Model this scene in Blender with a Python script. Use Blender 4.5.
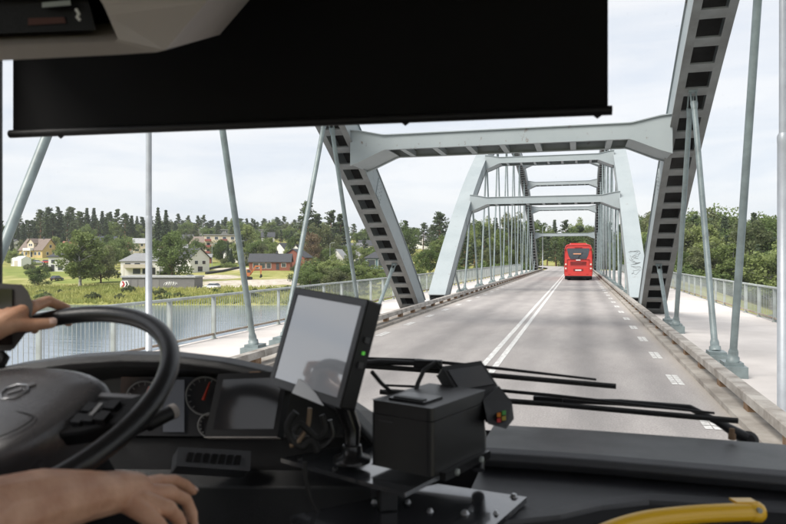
import bpy, bmesh, math, random
import numpy as np
from mathutils import Vector, Matrix

R = math.radians
sc = bpy.context.scene
for o in list(bpy.data.objects):
    bpy.data.objects.remove(o)

# ------------------------------------------------------------------ camera
EYE = 2.1                       # eye height above the carriageway
FPX, PW, PH = 680.0, 786.0, 524.0
VPX, HOR = 578.5, 258.0
PSI = math.atan((VPX - PW / 2) / FPX)
cam_d = bpy.data.cameras.new('camera')
cam = bpy.data.objects.new('camera', cam_d)
sc.collection.objects.link(cam)
cam_d.sensor_width = 36.0
cam_d.lens = FPX / PW * 36.0
cam_d.shift_y = -(PH / 2 - HOR) / PW
cam_d.clip_start = 0.02
cam_d.clip_end = 6000
cam.location = (0, 0, EYE)
cam.rotation_euler = (R(90), 0, PSI)
cam_d.dof.use_dof = True
cam_d.dof.focus_distance = 30.0
cam_d.dof.aperture_fstop = 7.5
sc.camera = cam

# ------------------------------------------------------------------ world, sun, exposure
SUN_EL, SUN_AZ = R(47), R(212)      # azimuth measured clockwise from +Y
world = bpy.data.worlds.new('World')
sc.world = world
world.use_nodes = True
wn = world.node_tree
for n in list(wn.nodes):
    wn.nodes.remove(n)
wl = wn.links.new
w_out = wn.nodes.new('ShaderNodeOutputWorld')
w_bg = wn.nodes.new('ShaderNodeBackground')
w_sky = wn.nodes.new('ShaderNodeTexSky')
w_sky.sky_type = 'NISHITA'
w_sky.sun_disc = False
w_sky.sun_elevation = SUN_EL
w_sky.sun_rotation = SUN_AZ
w_tc = wn.nodes.new('ShaderNodeTexCoord')
w_map = wn.nodes.new('ShaderNodeMapping')
w_map.inputs['Scale'].default_value = (1.6, 1.6, 9.0)
w_map.inputs['Rotation'].default_value = (R(4), R(3), 0)
w_no = wn.nodes.new('ShaderNodeTexNoise')
w_no.inputs['Scale'].default_value = 2.2
w_no.inputs['Detail'].default_value = 7
w_no.inputs['Roughness'].default_value = 0.55
w_no.inputs['Distortion'].default_value = 0.4
w_cr = wn.nodes.new('ShaderNodeValToRGB')
w_cr.color_ramp.elements[0].position = 0.36
w_cr.color_ramp.elements[0].color = (4.75, 5.05, 5.5, 1)
w_cr.color_ramp.elements[1].position = 0.60
w_cr.color_ramp.elements[1].color = (5.75, 5.8, 5.9, 1)
w_mix = wn.nodes.new('ShaderNodeMix')
w_mix.data_type = 'RGBA'
w_mix.inputs['Factor'].default_value = 0.90
wl(w_tc.outputs['Generated'], w_map.inputs['Vector'])
wl(w_map.outputs['Vector'], w_no.inputs['Vector'])
wl(w_no.outputs['Fac'], w_cr.inputs['Fac'])
wl(w_sky.outputs['Color'], w_mix.inputs[6])
wl(w_cr.outputs['Color'], w_mix.inputs[7])
wl(w_mix.outputs[2], w_bg.inputs['Color'])
w_bg.inputs['Strength'].default_value = 0.10
wl(w_bg.outputs['Background'], w_out.inputs['Surface'])

sun_d = bpy.data.lights.new('sun', 'SUN')
sun_d.energy = 3.0
sun_d.angle = R(35)
sun_d.color = (1.0, 0.95, 0.88)
sun = bpy.data.objects.new('sun', sun_d)
sc.collection.objects.link(sun)
sd = Vector((math.sin(SUN_AZ) * math.cos(SUN_EL), math.cos(SUN_AZ) * math.cos(SUN_EL), math.sin(SUN_EL)))
sun.rotation_euler = (-sd).to_track_quat('-Z', 'Y').to_euler()

sc.view_settings.view_transform = 'Standard'
sc.view_settings.look = 'None'
sc.view_settings.exposure = 0.80
sc.view_settings.gamma = 1.0
sc.view_settings.use_curve_mapping = False
sc.render.engine = 'CYCLES'
sc.cycles.use_denoising = True
try:
    sc.cycles.denoiser = 'OPENIMAGEDENOISE'
except Exception:
    pass
sc.cycles.max_bounces = 7
sc.cycles.transparent_max_bounces = 16
sc.cycles.caustics_reflective = False
sc.cycles.caustics_refractive = False
sc.cycles.sample_clamp_indirect = 6.0

# ------------------------------------------------------------------ helpers
FWD = Vector((-math.sin(PSI), math.cos(PSI), 0))
RGT = Vector((math.cos(PSI), math.sin(PSI), 0))

def at(px, py, d):
    """a point at real distance d seen in that direction"""
    return FWD * d + RGT * ((px - PW / 2) / FPX * d) + Vector((0, 0, EYE + (HOR - py) / FPX * d))

def ground_xy(px, d):
    p = at(px, HOR, d)
    return p.x, p.y

COL = sc.collection

class MB:
    """collects faces; build() links them as one mesh object"""
    def __init__(s):
        s.v, s.f, s.sm, s.mi = [], [], [], []
    def add(s, verts, faces, smooth=False, mi=0):
        b = len(s.v)
        s.v += [tuple(p) for p in verts]
        for f in faces:
            s.f.append(tuple(i + b for i in f)); s.sm.append(smooth); s.mi.append(mi)
        return s
    def box(s, c, size, rot=None, mi=0):
        hx, hy, hz = size[0] / 2, size[1] / 2, size[2] / 2
        P = [Vector((x, y, z)) for z in (-hz, hz) for y in (-hy, hy) for x in (-hx, hx)]
        if rot is not None:
            P = [rot @ p for p in P]
        c = Vector(c)
        return s.add([p + c for p in P], [(0, 2, 3, 1), (4, 5, 7, 6), (0, 1, 5, 4), (2, 6, 7, 3), (0, 4, 6, 2), (1, 3, 7, 5)], mi=mi)
    def rng(s, a, b, mi=0):
        return s.box([(a[i] + b[i]) / 2 for i in range(3)], [abs(b[i] - a[i]) for i in range(3)], mi=mi)
    def loft(s, rings, closed=True, caps=True, smooth=False, mi=0):
        n = len(rings[0]); V = [p for r in rings for p in r]; F = []
        for i in range(len(rings) - 1):
            for j in range(n if closed else n - 1):
                k = (j + 1) % n
                F.append((i * n + j, i * n + k, (i + 1) * n + k, (i + 1) * n + j))
        s.add(V, F, smooth, mi)
        if caps and closed:
            s.add(rings[0], [tuple(range(n))[::-1]], False, mi)
            s.add(rings[-1], [tuple(range(n))], False, mi)
        return s
    def prism(s, poly, ax, a, b, mi=0):
        """poly of 2d points extruded along axis ax ('x','y','z') from a to b"""
        def P(p, t):
            return {'x': (t, p[0], p[1]), 'y': (p[0], t, p[1]), 'z': (p[0], p[1], t)}[ax]
        return s.loft([[P(p, a) for p in poly], [P(p, b) for p in poly]], mi=mi)
    def tube(s, pts, r, n=10, caps=True, smooth=True, mi=0, close=False):
        pts = [Vector(p) for p in pts]; m = len(pts)
        rr = r if isinstance(r, (list, tuple)) else [r] * m
        rings = []; up = None
        for i, p in enumerate(pts):
            if close:
                t = (pts[(i + 1) % m] - pts[i - 1]).normalized()
            else:
                t = (pts[min(i + 1, m - 1)] - pts[max(i - 1, 0)]).normalized()
            if up is None:
                up = Vector((0, 0, 1)) if abs(t.z) < 0.9 else Vector((1, 0, 0))
            u = (up - t * up.dot(t)).normalized(); w = t.cross(u); up = u
            rings.append([p + (u * math.cos(a) + w * math.sin(a)) * rr[i] for a in (2 * math.pi * k / n for k in range(n))])
        if close:
            rings.append(rings[0])
        return s.loft(rings, True, caps and not close, smooth, mi)
    def lathe(s, c, axis, prof, n=20, smooth=True, mi=0):
        """prof: (along, radius) pairs"""
        c = Vector(c); ax = Vector(axis).normalized()
        u = ax.orthogonal().normalized(); w = ax.cross(u)
        rings = [[c + ax * h + (u * math.cos(a) + w * math.sin(a)) * max(q, 1e-4) for a in (2 * math.pi * k / n for k in range(n))] for h, q in prof]
        return s.loft(rings, True, True, smooth, mi)
    def quad(s, a, b, c, d, mi=0):
        return s.add([a, b, c, d], [(0, 1, 2, 3)], False, mi)
    def mesh(s, name, mats):
        me = bpy.data.meshes.new(name)
        me.from_pydata(s.v, [], s.f)
        me.polygons.foreach_set('use_smooth', s.sm)
        if not isinstance(mats, (list, tuple)):
            mats = [mats]
        for m in mats:
            me.materials.append(m)
        if len(mats) > 1:
            me.polygons.foreach_set('material_index', s.mi)
        me.update()
        bm = bmesh.new(); bm.from_mesh(me)
        bmesh.ops.recalc_face_normals(bm, faces=bm.faces)
        bm.to_mesh(me); bm.free()
        return me
    def build(s, name, mats, parent=None, bevel=0, seg=2, **tags):
        o = bpy.data.objects.new(name, s.mesh(name, mats))
        return link(o, parent, bevel, seg, **tags)

def link(o, parent=None, bevel=0, seg=2, label=None, cat=None, group=None, kind=None):
    COL.objects.link(o)
    if parent is not None:
        o.parent = parent
    if bevel:
        m = o.modifiers.new('bevel', 'BEVEL'); m.width = bevel; m.segments = seg; m.limit_method = 'ANGLE'; m.angle_limit = R(35)
        m.harden_normals = False
    if label: o['label'] = label
    if cat: o['category'] = cat
    if group: o['group'] = group
    if kind: o['kind'] = kind
    return o

def thing(name, label, cat, loc=(0, 0, 0), rz=0.0, group=None):
    o = bpy.data.objects.new(name, None)
    o.empty_display_size = 0.2
    o.location = loc; o.rotation_euler = (0, 0, rz)
    return link(o, None, label=label, cat=cat, group=group)

def inst(name, me, parent=None, loc=(0, 0, 0), rot=None, scale=None, **tags):
    o = bpy.data.objects.new(name, me)
    o.location = loc
    if rot is not None: o.rotation_euler = rot
    if scale is not None: o.scale = scale
    return link(o, parent, **tags)

# ------------------------------------------------------------------ materials
MATS = {}
def mat(name, col, rough=0.6, metal=0.0, var=0.0, vscale=5.0, col2=None, bump=0.0, bscale=60.0, coat=0.0, spec=0.5, detail=5.0, stretch=None):
    if name in MATS: return MATS[name]
    m = bpy.data.materials.new(name); m.use_nodes = True
    nt = m.node_tree; b = nt.nodes['Principled BSDF']; L = nt.links.new
    b.inputs['Base Color'].default_value = (*col, 1)
    b.inputs['Roughness'].default_value = rough
    b.inputs['Metallic'].default_value = metal
    b.inputs['Specular IOR Level'].default_value = spec
    b.inputs['Coat Weight'].default_value = coat
    tc = nt.nodes.new('ShaderNodeTexCoord'); src = tc.outputs['Object']
    if stretch:
        mp = nt.nodes.new('ShaderNodeMapping'); mp.inputs['Scale'].default_value = stretch
        L(src, mp.inputs['Vector']); src = mp.outputs['Vector']
    if var or col2:
        no = nt.nodes.new('ShaderNodeTexNoise'); no.inputs['Scale'].default_value = vscale; no.inputs['Detail'].default_value = detail
        no.inputs['Roughness'].default_value = 0.62
        L(src, no.inputs['Vector'])
        cr = nt.nodes.new('ShaderNodeValToRGB')
        c2 = col2 or tuple(c * (1 - var) for c in col)
        cr.color_ramp.elements[0].position = 0.32; cr.color_ramp.elements[0].color = (*c2, 1)
        cr.color_ramp.elements[1].position = 0.62; cr.color_ramp.elements[1].color = (*col, 1)
        L(no.outputs['Fac'], cr.inputs['Fac']); L(cr.outputs['Color'], b.inputs['Base Color'])
        mr = nt.nodes.new('ShaderNodeMapRange')
        mr.inputs['To Min'].default_value = min(1, rough + 0.1); mr.inputs['To Max'].default_value = max(0.03, rough - 0.1)
        L(no.outputs['Fac'], mr.inputs['Value']); L(mr.outputs['Result'], b.inputs['Roughness'])
    if bump:
        nb = nt.nodes.new('ShaderNodeTexNoise'); nb.inputs['Scale'].default_value = bscale; nb.inputs['Detail'].default_value = 4
        L(src, nb.inputs['Vector'])
        bp = nt.nodes.new('ShaderNodeBump'); bp.inputs['Strength'].default_value = bump; bp.inputs['Distance'].default_value = 0.02
        L(nb.outputs['Fac'], bp.inputs['Height']); L(bp.outputs['Normal'], b.inputs['Normal'])
    MATS[name] = m
    return m

def mat_glass(name, fac=0.06, tint=(1, 1, 1), rough=0.0):
    m = bpy.data.materials.new(name); m.use_nodes = True
    nt = m.node_tree; nt.nodes.clear(); L = nt.links.new
    o = nt.nodes.new('ShaderNodeOutputMaterial'); mx = nt.nodes.new('ShaderNodeMixShader')
    t = nt.nodes.new('ShaderNodeBsdfTransparent'); t.inputs['Color'].default_value = (*tint, 1)
    g = nt.nodes.new('ShaderNodeBsdfGlossy'); g.inputs['Roughness'].default_value = rough
    lw = nt.nodes.new('ShaderNodeFresnel'); lw.inputs['IOR'].default_value = 1.35
    mm = nt.nodes.new('ShaderNodeMath'); mm.operation = 'MULTIPLY'; mm.inputs[1].default_value = fac
    L(lw.outputs['Fac'], mm.inputs[0]); L(mm.outputs['Value'], mx.inputs['Fac'])
    L(t.outputs['BSDF'], mx.inputs[1]); L(g.outputs['BSDF'], mx.inputs[2]); L(mx.outputs['Shader'], o.inputs['Surface'])
    return m

def mat_dusty_glass(name, fac):
    m = mat_glass(name, fac); nt = m.node_tree; L = nt.links.new
    out = next(n for n in nt.nodes if n.type == 'OUTPUT_MATERIAL'); src = out.inputs['Surface'].links[0].from_socket
    df = nt.nodes.new('ShaderNodeBsdfDiffuse'); df.inputs['Color'].default_value = (0.7, 0.68, 0.64, 1)
    tl = nt.nodes.new('ShaderNodeBsdfTranslucent'); tl.inputs['Color'].default_value = (0.7, 0.68, 0.64, 1)
    ad = nt.nodes.new('ShaderNodeMixShader'); L(df.outputs['BSDF'], ad.inputs[1]); L(tl.outputs['BSDF'], ad.inputs[2])
    tc = nt.nodes.new('ShaderNodeTexCoord')
    def nz(sc_, lo, hi, amp):
        n = nt.nodes.new('ShaderNodeTexNoise'); n.inputs['Scale'].default_value = sc_; n.inputs['Detail'].default_value = 5; L(tc.outputs['Object'], n.inputs['Vector'])
        r = nt.nodes.new('ShaderNodeMapRange'); r.inputs['From Min'].default_value = lo; r.inputs['From Max'].default_value = hi; r.inputs['To Max'].default_value = amp
        L(n.outputs['Fac'], r.inputs['Value']); return r.outputs['Result']
    a = nt.nodes.new('ShaderNodeMath'); a.operation = 'ADD'; L(nz(3.0, 0.35, 0.7, 0.012), a.inputs[0]); L(nz(160.0, 0.68, 0.74, 0.10), a.inputs[1])
    mx = nt.nodes.new('ShaderNodeMixShader'); L(a.outputs['Value'], mx.inputs['Fac']); L(src, mx.inputs[1]); L(ad.outputs['Shader'], mx.inputs[2]); L(mx.outputs['Shader'], out.inputs['Surface'])
    return m

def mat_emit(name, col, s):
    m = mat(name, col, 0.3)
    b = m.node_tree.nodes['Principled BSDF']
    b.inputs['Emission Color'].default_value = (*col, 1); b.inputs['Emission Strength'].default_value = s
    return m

def mat_leaf(name, cA, cB, rough=0.55, trans=0.42, scale=1.3):
    m = bpy.data.materials.new(name); m.use_nodes = True
    nt = m.node_tree; b = nt.nodes['Principled BSDF']; L = nt.links.new
    b.inputs['Roughness'].default_value = rough
    b.inputs['Specular IOR Level'].default_value = 0.25
    tc = nt.nodes.new('ShaderNodeTexCoord')
    no = nt.nodes.new('ShaderNodeTexNoise'); no.inputs['Scale'].default_value = scale; no.inputs['Detail'].default_value = 3
    L(tc.outputs['Object'], no.inputs['Vector'])
    oi = nt.nodes.new('ShaderNodeObjectInfo')
    ad = nt.nodes.new('ShaderNodeMath'); ad.operation = 'MULTIPLY_ADD'; ad.inputs[1].default_value = 0.5; 
    L(oi.outputs['Random'], ad.inputs[0]); L(no.outputs['Fac'], ad.inputs[2])
    cr = nt.nodes.new('ShaderNodeValToRGB')
    cr.color_ramp.elements[0].position = 0.45; cr.color_ramp.elements[0].color = (*cA, 1)
    cr.color_ramp.elements[1].position = 0.95; cr.color_ramp.elements[1].color = (*cB, 1)
    L(ad.outputs['Value'], cr.inputs['Fac']); L(cr.outputs['Color'], b.inputs['Base Color'])
    tr = nt.nodes.new('ShaderNodeBsdfTranslucent'); mx = nt.nodes.new('ShaderNodeMixShader'); mx.inputs['Fac'].default_value = trans
    L(cr.outputs['Color'], tr.inputs['Color'])
    out = nt.nodes['Material Output']
    L(b.outputs['BSDF'], mx.inputs[1]); L(tr.outputs['BSDF'], mx.inputs[2]); L(mx.outputs['Shader'], out.inputs['Surface'])
    return m

STEEL = mat('painted_steel', (0.320, 0.358, 0.370), 0.55, 0, vscale=0.45, col2=(0.27, 0.31, 0.325), detail=9, bump=0.05, bscale=30)
def rust_specks(m, thr=0.70):
    nt = m.node_tree; b = nt.nodes['Principled BSDF']; L = nt.links.new
    tc = nt.nodes.new('ShaderNodeTexCoord'); no = nt.nodes.new('ShaderNodeTexNoise'); no.inputs['Scale'].default_value = 5.5; no.inputs['Detail'].default_value = 5; no.inputs['Roughness'].default_value = 0.75
    mp = nt.nodes.new('ShaderNodeMapping'); mp.inputs['Scale'].default_value = (1, 1, 0.55); L(tc.outputs['Object'], mp.inputs['Vector']); L(mp.outputs['Vector'], no.inputs['Vector'])
    cr = nt.nodes.new('ShaderNodeValToRGB'); cr.color_ramp.elements[0].position = thr - 0.03; cr.color_ramp.elements[0].color = (0, 0, 0, 1); cr.color_ramp.elements[1].position = thr + 0.05; cr.color_ramp.elements[1].color = (0.85, 0.85, 0.85, 1)
    L(no.outputs['Fac'], cr.inputs['Fac'])
    mx = nt.nodes.new('ShaderNodeMix'); mx.data_type = 'RGBA'; mx.inputs[7].default_value = (0.13, 0.075, 0.045, 1)
    L(b.inputs['Base Color'].links[0].from_socket, mx.inputs[6]); L(cr.outputs['Color'], mx.inputs['Factor']); L(mx.outputs[2], b.inputs['Base Color'])
rust_specks(STEEL, 0.66)
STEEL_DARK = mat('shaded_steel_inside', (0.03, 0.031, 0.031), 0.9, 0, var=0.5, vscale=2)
ROD = mat('hanger_steel', (0.215, 0.265, 0.27), 0.4, 0, vscale=3, col2=(0.14, 0.17, 0.175), detail=8)
GALV = mat('galvanised_steel', (0.42, 0.46, 0.45), 0.5, 0.2, vscale=3, col2=(0.31, 0.33, 0.31), detail=7)
STEEL_B = mat('grimy_bare_steel', (0.22, 0.23, 0.225), 0.65, 0, vscale=1.2, col2=(0.15, 0.15, 0.145), detail=8)  # darker copy of the bridge steel; underside shade put into its colour
RUSTY = mat('rust_stained_steel', (0.33, 0.30, 0.26), 0.7, 0, vscale=1.4, col2=(0.22, 0.13, 0.07), detail=8)
KERB = mat('kerb_beam_steel', (0.42, 0.395, 0.36), 0.65, 0, vscale=2.6, col2=(0.19, 0.165, 0.14), detail=12, bump=0.35, bscale=25)
RUSTBLOCK = mat('rusty_bracket', (0.30, 0.19, 0.11), 0.8, 0, vscale=5, col2=(0.13, 0.075, 0.04), detail=6)
CONC = mat('concrete', (0.42, 0.39, 0.35), 0.85, 0, vscale=1.6, col2=(0.22, 0.195, 0.17), detail=10, bump=0.25, bscale=40)
PAINT = mat('road_paint', (0.80, 0.80, 0.78), 0.7, 0, vscale=9, col2=(0.40, 0.39, 0.375), detail=14)
WHITE = mat('white_paint', (0.80, 0.80, 0.78), 0.6, 0, var=0.08)
BLACK = mat('black_plastic', (0.008, 0.008, 0.009), 0.45, 0, bump=0.15, bscale=500, spec=0.35)
BLACKM = mat('black_metal', (0.012, 0.012, 0.013), 0.28, 0, bump=0.02, bscale=200)
RUBBER = mat('rubber', (0.012, 0.012, 0.012), 0.7, 0, var=0.2, vscale=20)
DASH = mat('dashboard_vinyl', (0.062, 0.064, 0.072), 0.36, 0, var=0.2, vscale=9, bump=0.25, bscale=700, spec=0.75)
HOODM = mat('hood_vinyl', (0.020, 0.0205, 0.022), 0.38, 0, var=0.25, vscale=10, bump=0.25, bscale=700, spec=0.7)
DASHD = mat('dashboard_dark_vinyl', (0.009, 0.009, 0.010), 0.75, 0, bump=0.2, bscale=600, spec=0.2)
# ------------------------------------------------------------------ terrain
def sstep(a, b, x):
    t = np.clip((x - a) / (b - a), 0, 1)
    return t * t * (3 - 2 * t)

def cam_dl(x, y):
    return x * FWD.x + y * FWD.y, x * RGT.x + y * RGT.y

RNG = np.random.default_rng(5)
_ph = RNG.uniform(0, 6.28, 12)
def wob(x, y, s):
    return (np.sin(x / s + _ph[0]) * np.cos(y / s * 1.1 + _ph[1]) + 0.5 * np.sin(x / s * 2.3 + y / s + _ph[2]) + 0.3 * np.cos(y / s * 3.1 - x / s * 1.7 + _ph[3])) / 1.8

def road_axis(y):
    """centre of the approach road beyond the bridge: it bends to the left"""
    return -1.85 - 0.0042 * np.maximum(0, y - 135) ** 2

WATER_Z = -7.0
def land(x, y):
    x = np.asarray(x, float); y = np.asarray(y, float)
    d, l = cam_dl(x, y)
    d = d + 5 * wob(x, y, 37) * sstep(100, 140, d)
    h = np.interp(d, [-400, -60, -30, 118, 127, 133, 165, 200, 235, 270, 300, 330, 390, 450, 600, 1500, 5000],
                  [3, 3, -10, -10, -8.6, -6.7, -5.2, -3.8, -1.7, 0.5, 2.7, 5, 9.2, 13.5, 20, 28, 30])
    h = h + 0.35 * wob(x, y, 14) * sstep(128, 160, d) + 1.4 * wob(x, y, 60) * sstep(300, 460, d)
    # the land the bridge lands on is higher near the road
    ax = road_axis(y)
    near = 1 - sstep(9, 45, np.abs(x - ax))
    emb = sstep(112, 124, y)
    h = h * (1 - near * emb) + (-0.35) * near * emb
    # low ridge to the right of the bridge
    rgt = sstep(6, 30, x) * sstep(112, 135, y)
    h = h * (1 - rgt) + np.minimum(h, 0.8 + 0.02 * (y - 120)) * rgt + 1.0 * rgt
    return h

def lz(px, d):
    x, y = ground_xy(px, d)
    return float(land(x, y))

def mask_poly(px, d, pts):
    """soft distance inside a list of (px,d,rx_px,rd) blobs"""
    m = np.zeros_like(px)
    for (cx, cd, rx, rd) in pts:
        q = np.sqrt(((px - cx) / rx) ** 2 + ((d - cd) / rd) ** 2)
        m = np.maximum(m, 1 - sstep(0.75, 1.1, q + 0.25 * wob(px, d * 2, 9)))
    return m

def build_ground():
    ds = np.concatenate([np.linspace(-400, 100, 14), np.linspace(112, 330, 150), np.linspace(334, 640, 60), np.array([700, 800, 1000, 1400, 2000, 3200, 5200])])
    ls = np.concatenate([np.array([-5000, -3000, -1800, -1000, -600]), np.linspace(-420, -160, 60), np.linspace(-158, 90, 165), np.linspace(95, 300, 40), np.array([420, 700, 1200, 2200, 5000])])
    D, Lr = np.meshgrid(ds, ls, indexing='ij')
    X = FWD.x * D + RGT.x * Lr; Y = FWD.y * D + RGT.y * Lr
    Z = land(X, Y)
    px = PW / 2 + FPX * Lr / np.maximum(D, 1)
    dirt = mask_poly(px, D, [(255, 183, 70, 12), (300, 190, 45, 11), (215, 205, 28, 7), (330, 200, 30, 9), (225, 168, 60, 4), (235, 233, 22, 6), (100, 226, 26, 3.5)])
    dirt = np.maximum(dirt, mask_poly(px, D, [(45, 258, 24, 6), (70, 240, 14, 3)]) * 0.8)
    lawn = mask_poly(px, D, [(40, 225, 46, 26), (95, 190, 50, 10), (215, 250, 40, 14), (345, 235, 40, 14)])
    nx, ny = len(ds), len(ls)
    V = np.stack([X, Y, Z], -1).reshape(-1, 3)
    idx = np.arange(nx * ny).reshape(nx, ny)
    F = np.stack([idx[:-1, :-1], idx[:-1, 1:], idx[1:, 1:], idx[1:, :-1]], -1).reshape(-1, 4)
    me = bpy.data.meshes.new('ground')
    me.from_pydata(V.tolist(), [], F.tolist())
    ca = me.color_attributes.new('cover', 'FLOAT_COLOR', 'POINT')
    ca.data.foreach_set('color', np.stack([dirt, lawn, np.zeros_like(dirt), np.ones_like(dirt)], -1).reshape(-1).astype(np.float32))
    me.polygons.foreach_set('use_smooth', [True] * len(F))
    m = bpy.data.materials.new('meadow'); m.use_nodes = True
    nt = m.node_tree; b = nt.nodes['Principled BSDF']; L = nt.links.new
    b.inputs['Roughness'].default_value = 0.9; b.inputs['Specular IOR Level'].default_value = 0.1
    tc = nt.nodes.new('ShaderNodeTexCoord')
    def ramp(scale, stops, detail=8):
        n = nt.nodes.new('ShaderNodeTexNoise'); n.inputs['Scale'].default_value = scale; n.inputs['Detail'].default_value = detail; n.inputs['Roughness'].default_value = 0.65
        L(tc.outputs['Object'], n.inputs['Vector'])
        c = nt.nodes.new('ShaderNodeValToRGB')
        while len(c.color_ramp.elements) < len(stops): c.color_ramp.elements.new(0.5)
        for e, (p, q) in zip(c.color_ramp.elements, stops): e.position = p; e.color = (*q, 1)
        L(n.outputs['Fac'], c.inputs['Fac']); return c.outputs['Color'], n
    g1, n1 = ramp(0.16, [(0.3, (0.17, 0.19, 0.05)), (0.5, (0.29, 0.29, 0.095)), (0.7, (0.44, 0.40, 0.19))])
    g2, _ = ramp(0.2, [(0.35, (0.16, 0.20, 0.05)), (0.65, (0.25, 0.28, 0.08))])
    g3, _ = ramp(0.5, [(0.3, (0.34, 0.28, 0.21)), (0.5, (0.50, 0.45, 0.38)), (0.7, (0.62, 0.58, 0.52))])
    at_ = nt.nodes.new('ShaderNodeAttribute'); at_.attribute_name = 'cover'
    sp = nt.nodes.new('ShaderNodeSeparateColor'); L(at_.outputs['Color'], sp.inputs['Color'])
    mx1 = nt.nodes.new('ShaderNodeMix'); mx1.data_type = 'RGBA'; L(sp.outputs['Green'], mx1.inputs['Factor']); L(g1, mx1.inputs[6]); L(g2, mx1.inputs[7])
    mx2 = nt.nodes.new('ShaderNodeMix'); mx2.data_type = 'RGBA'; L(sp.outputs['Red'], mx2.inputs['Factor']); L(mx1.outputs[2], mx2.inputs[6]); L(g3, mx2.inputs[7])
    L(mx2.outputs[2], b.inputs['Base Color'])
    bp = nt.nodes.new('ShaderNodeBump'); bp.inputs['Strength'].default_value = 0.6; bp.inputs['Distance'].default_value = 0.6
    nb = nt.nodes.new('ShaderNodeTexNoise'); nb.inputs['Scale'].default_value = 1.2; nb.inputs['Detail'].default_value = 6
    L(tc.outputs['Object'], nb.inputs['Vector']); L(nb.outputs['Fac'], bp.inputs['Height']); L(bp.outputs['Normal'], b.inputs['Normal'])
    me.materials.append(m)
    return link(bpy.data.objects.new('ground', me), kind='structure', label='grassy river bank and hillside with bare dirt patches', cat='ground')
build_ground()

def build_river():
    m = bpy.data.materials.new('river_water'); m.use_nodes = True
    nt = m.node_tree; b = nt.nodes['Principled BSDF']; L = nt.links.new
    b.inputs['Base Color'].default_value = (0.15, 0.20, 0.26, 1); b.inputs['Roughness'].default_value = 0.10
    b.inputs['Specular IOR Level'].default_value = 0.7
    tc = nt.nodes.new('ShaderNodeTexCoord')
    mp = nt.nodes.new('ShaderNodeMapping'); mp.inputs['Rotation'].default_value = (0, 0, PSI); mp.inputs['Scale'].default_value = (0.35, 1.3, 1)
    L(tc.outputs['Object'], mp.inputs['Vector'])
    n = nt.nodes.new('ShaderNodeTexNoise'); n.inputs['Scale'].default_value = 0.9; n.inputs['Detail'].default_value = 6
    L(mp.outputs['Vector'], n.inputs['Vector'])
    bp = nt.nodes.new('ShaderNodeBump'); bp.inputs['Strength'].default_value = 0.16; bp.inputs['Distance'].default_value = 0.25
    L(n.outputs['Fac'], bp.inputs['Height']); L(bp.outputs['Normal'], b.inputs['Normal'])
    q = MB()
    C = [FWD * a + RGT * c + Vector((0, 0, WATER_Z)) for a, c in ((-45, -900), (-45, 700), (160, 700), (160, -900))]
    q.quad(*C)
    q.build('river', m, kind='structure', label='calm pale grey river under the bridge', cat='river')
build_river()

# ------------------------------------------------------------------ bridge
KR, KL = 2.08, -5.80            # inner faces of the low kerb rails
RIBS = (-6.83, 2.73)
HANG = (-6.75, 2.66)            # centre lines of the arch planes
RW, RD = 0.80, 0.84              # arch rib width and depth
SPAN, RISE = 80.0, 14.0
ARCHES = (-52.0, 34.15)         # axis start of each arch
RAILX = (-9.25, 6.25)
WALK_Z = -0.02
YA, YB = -56.0, 120.0

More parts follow.
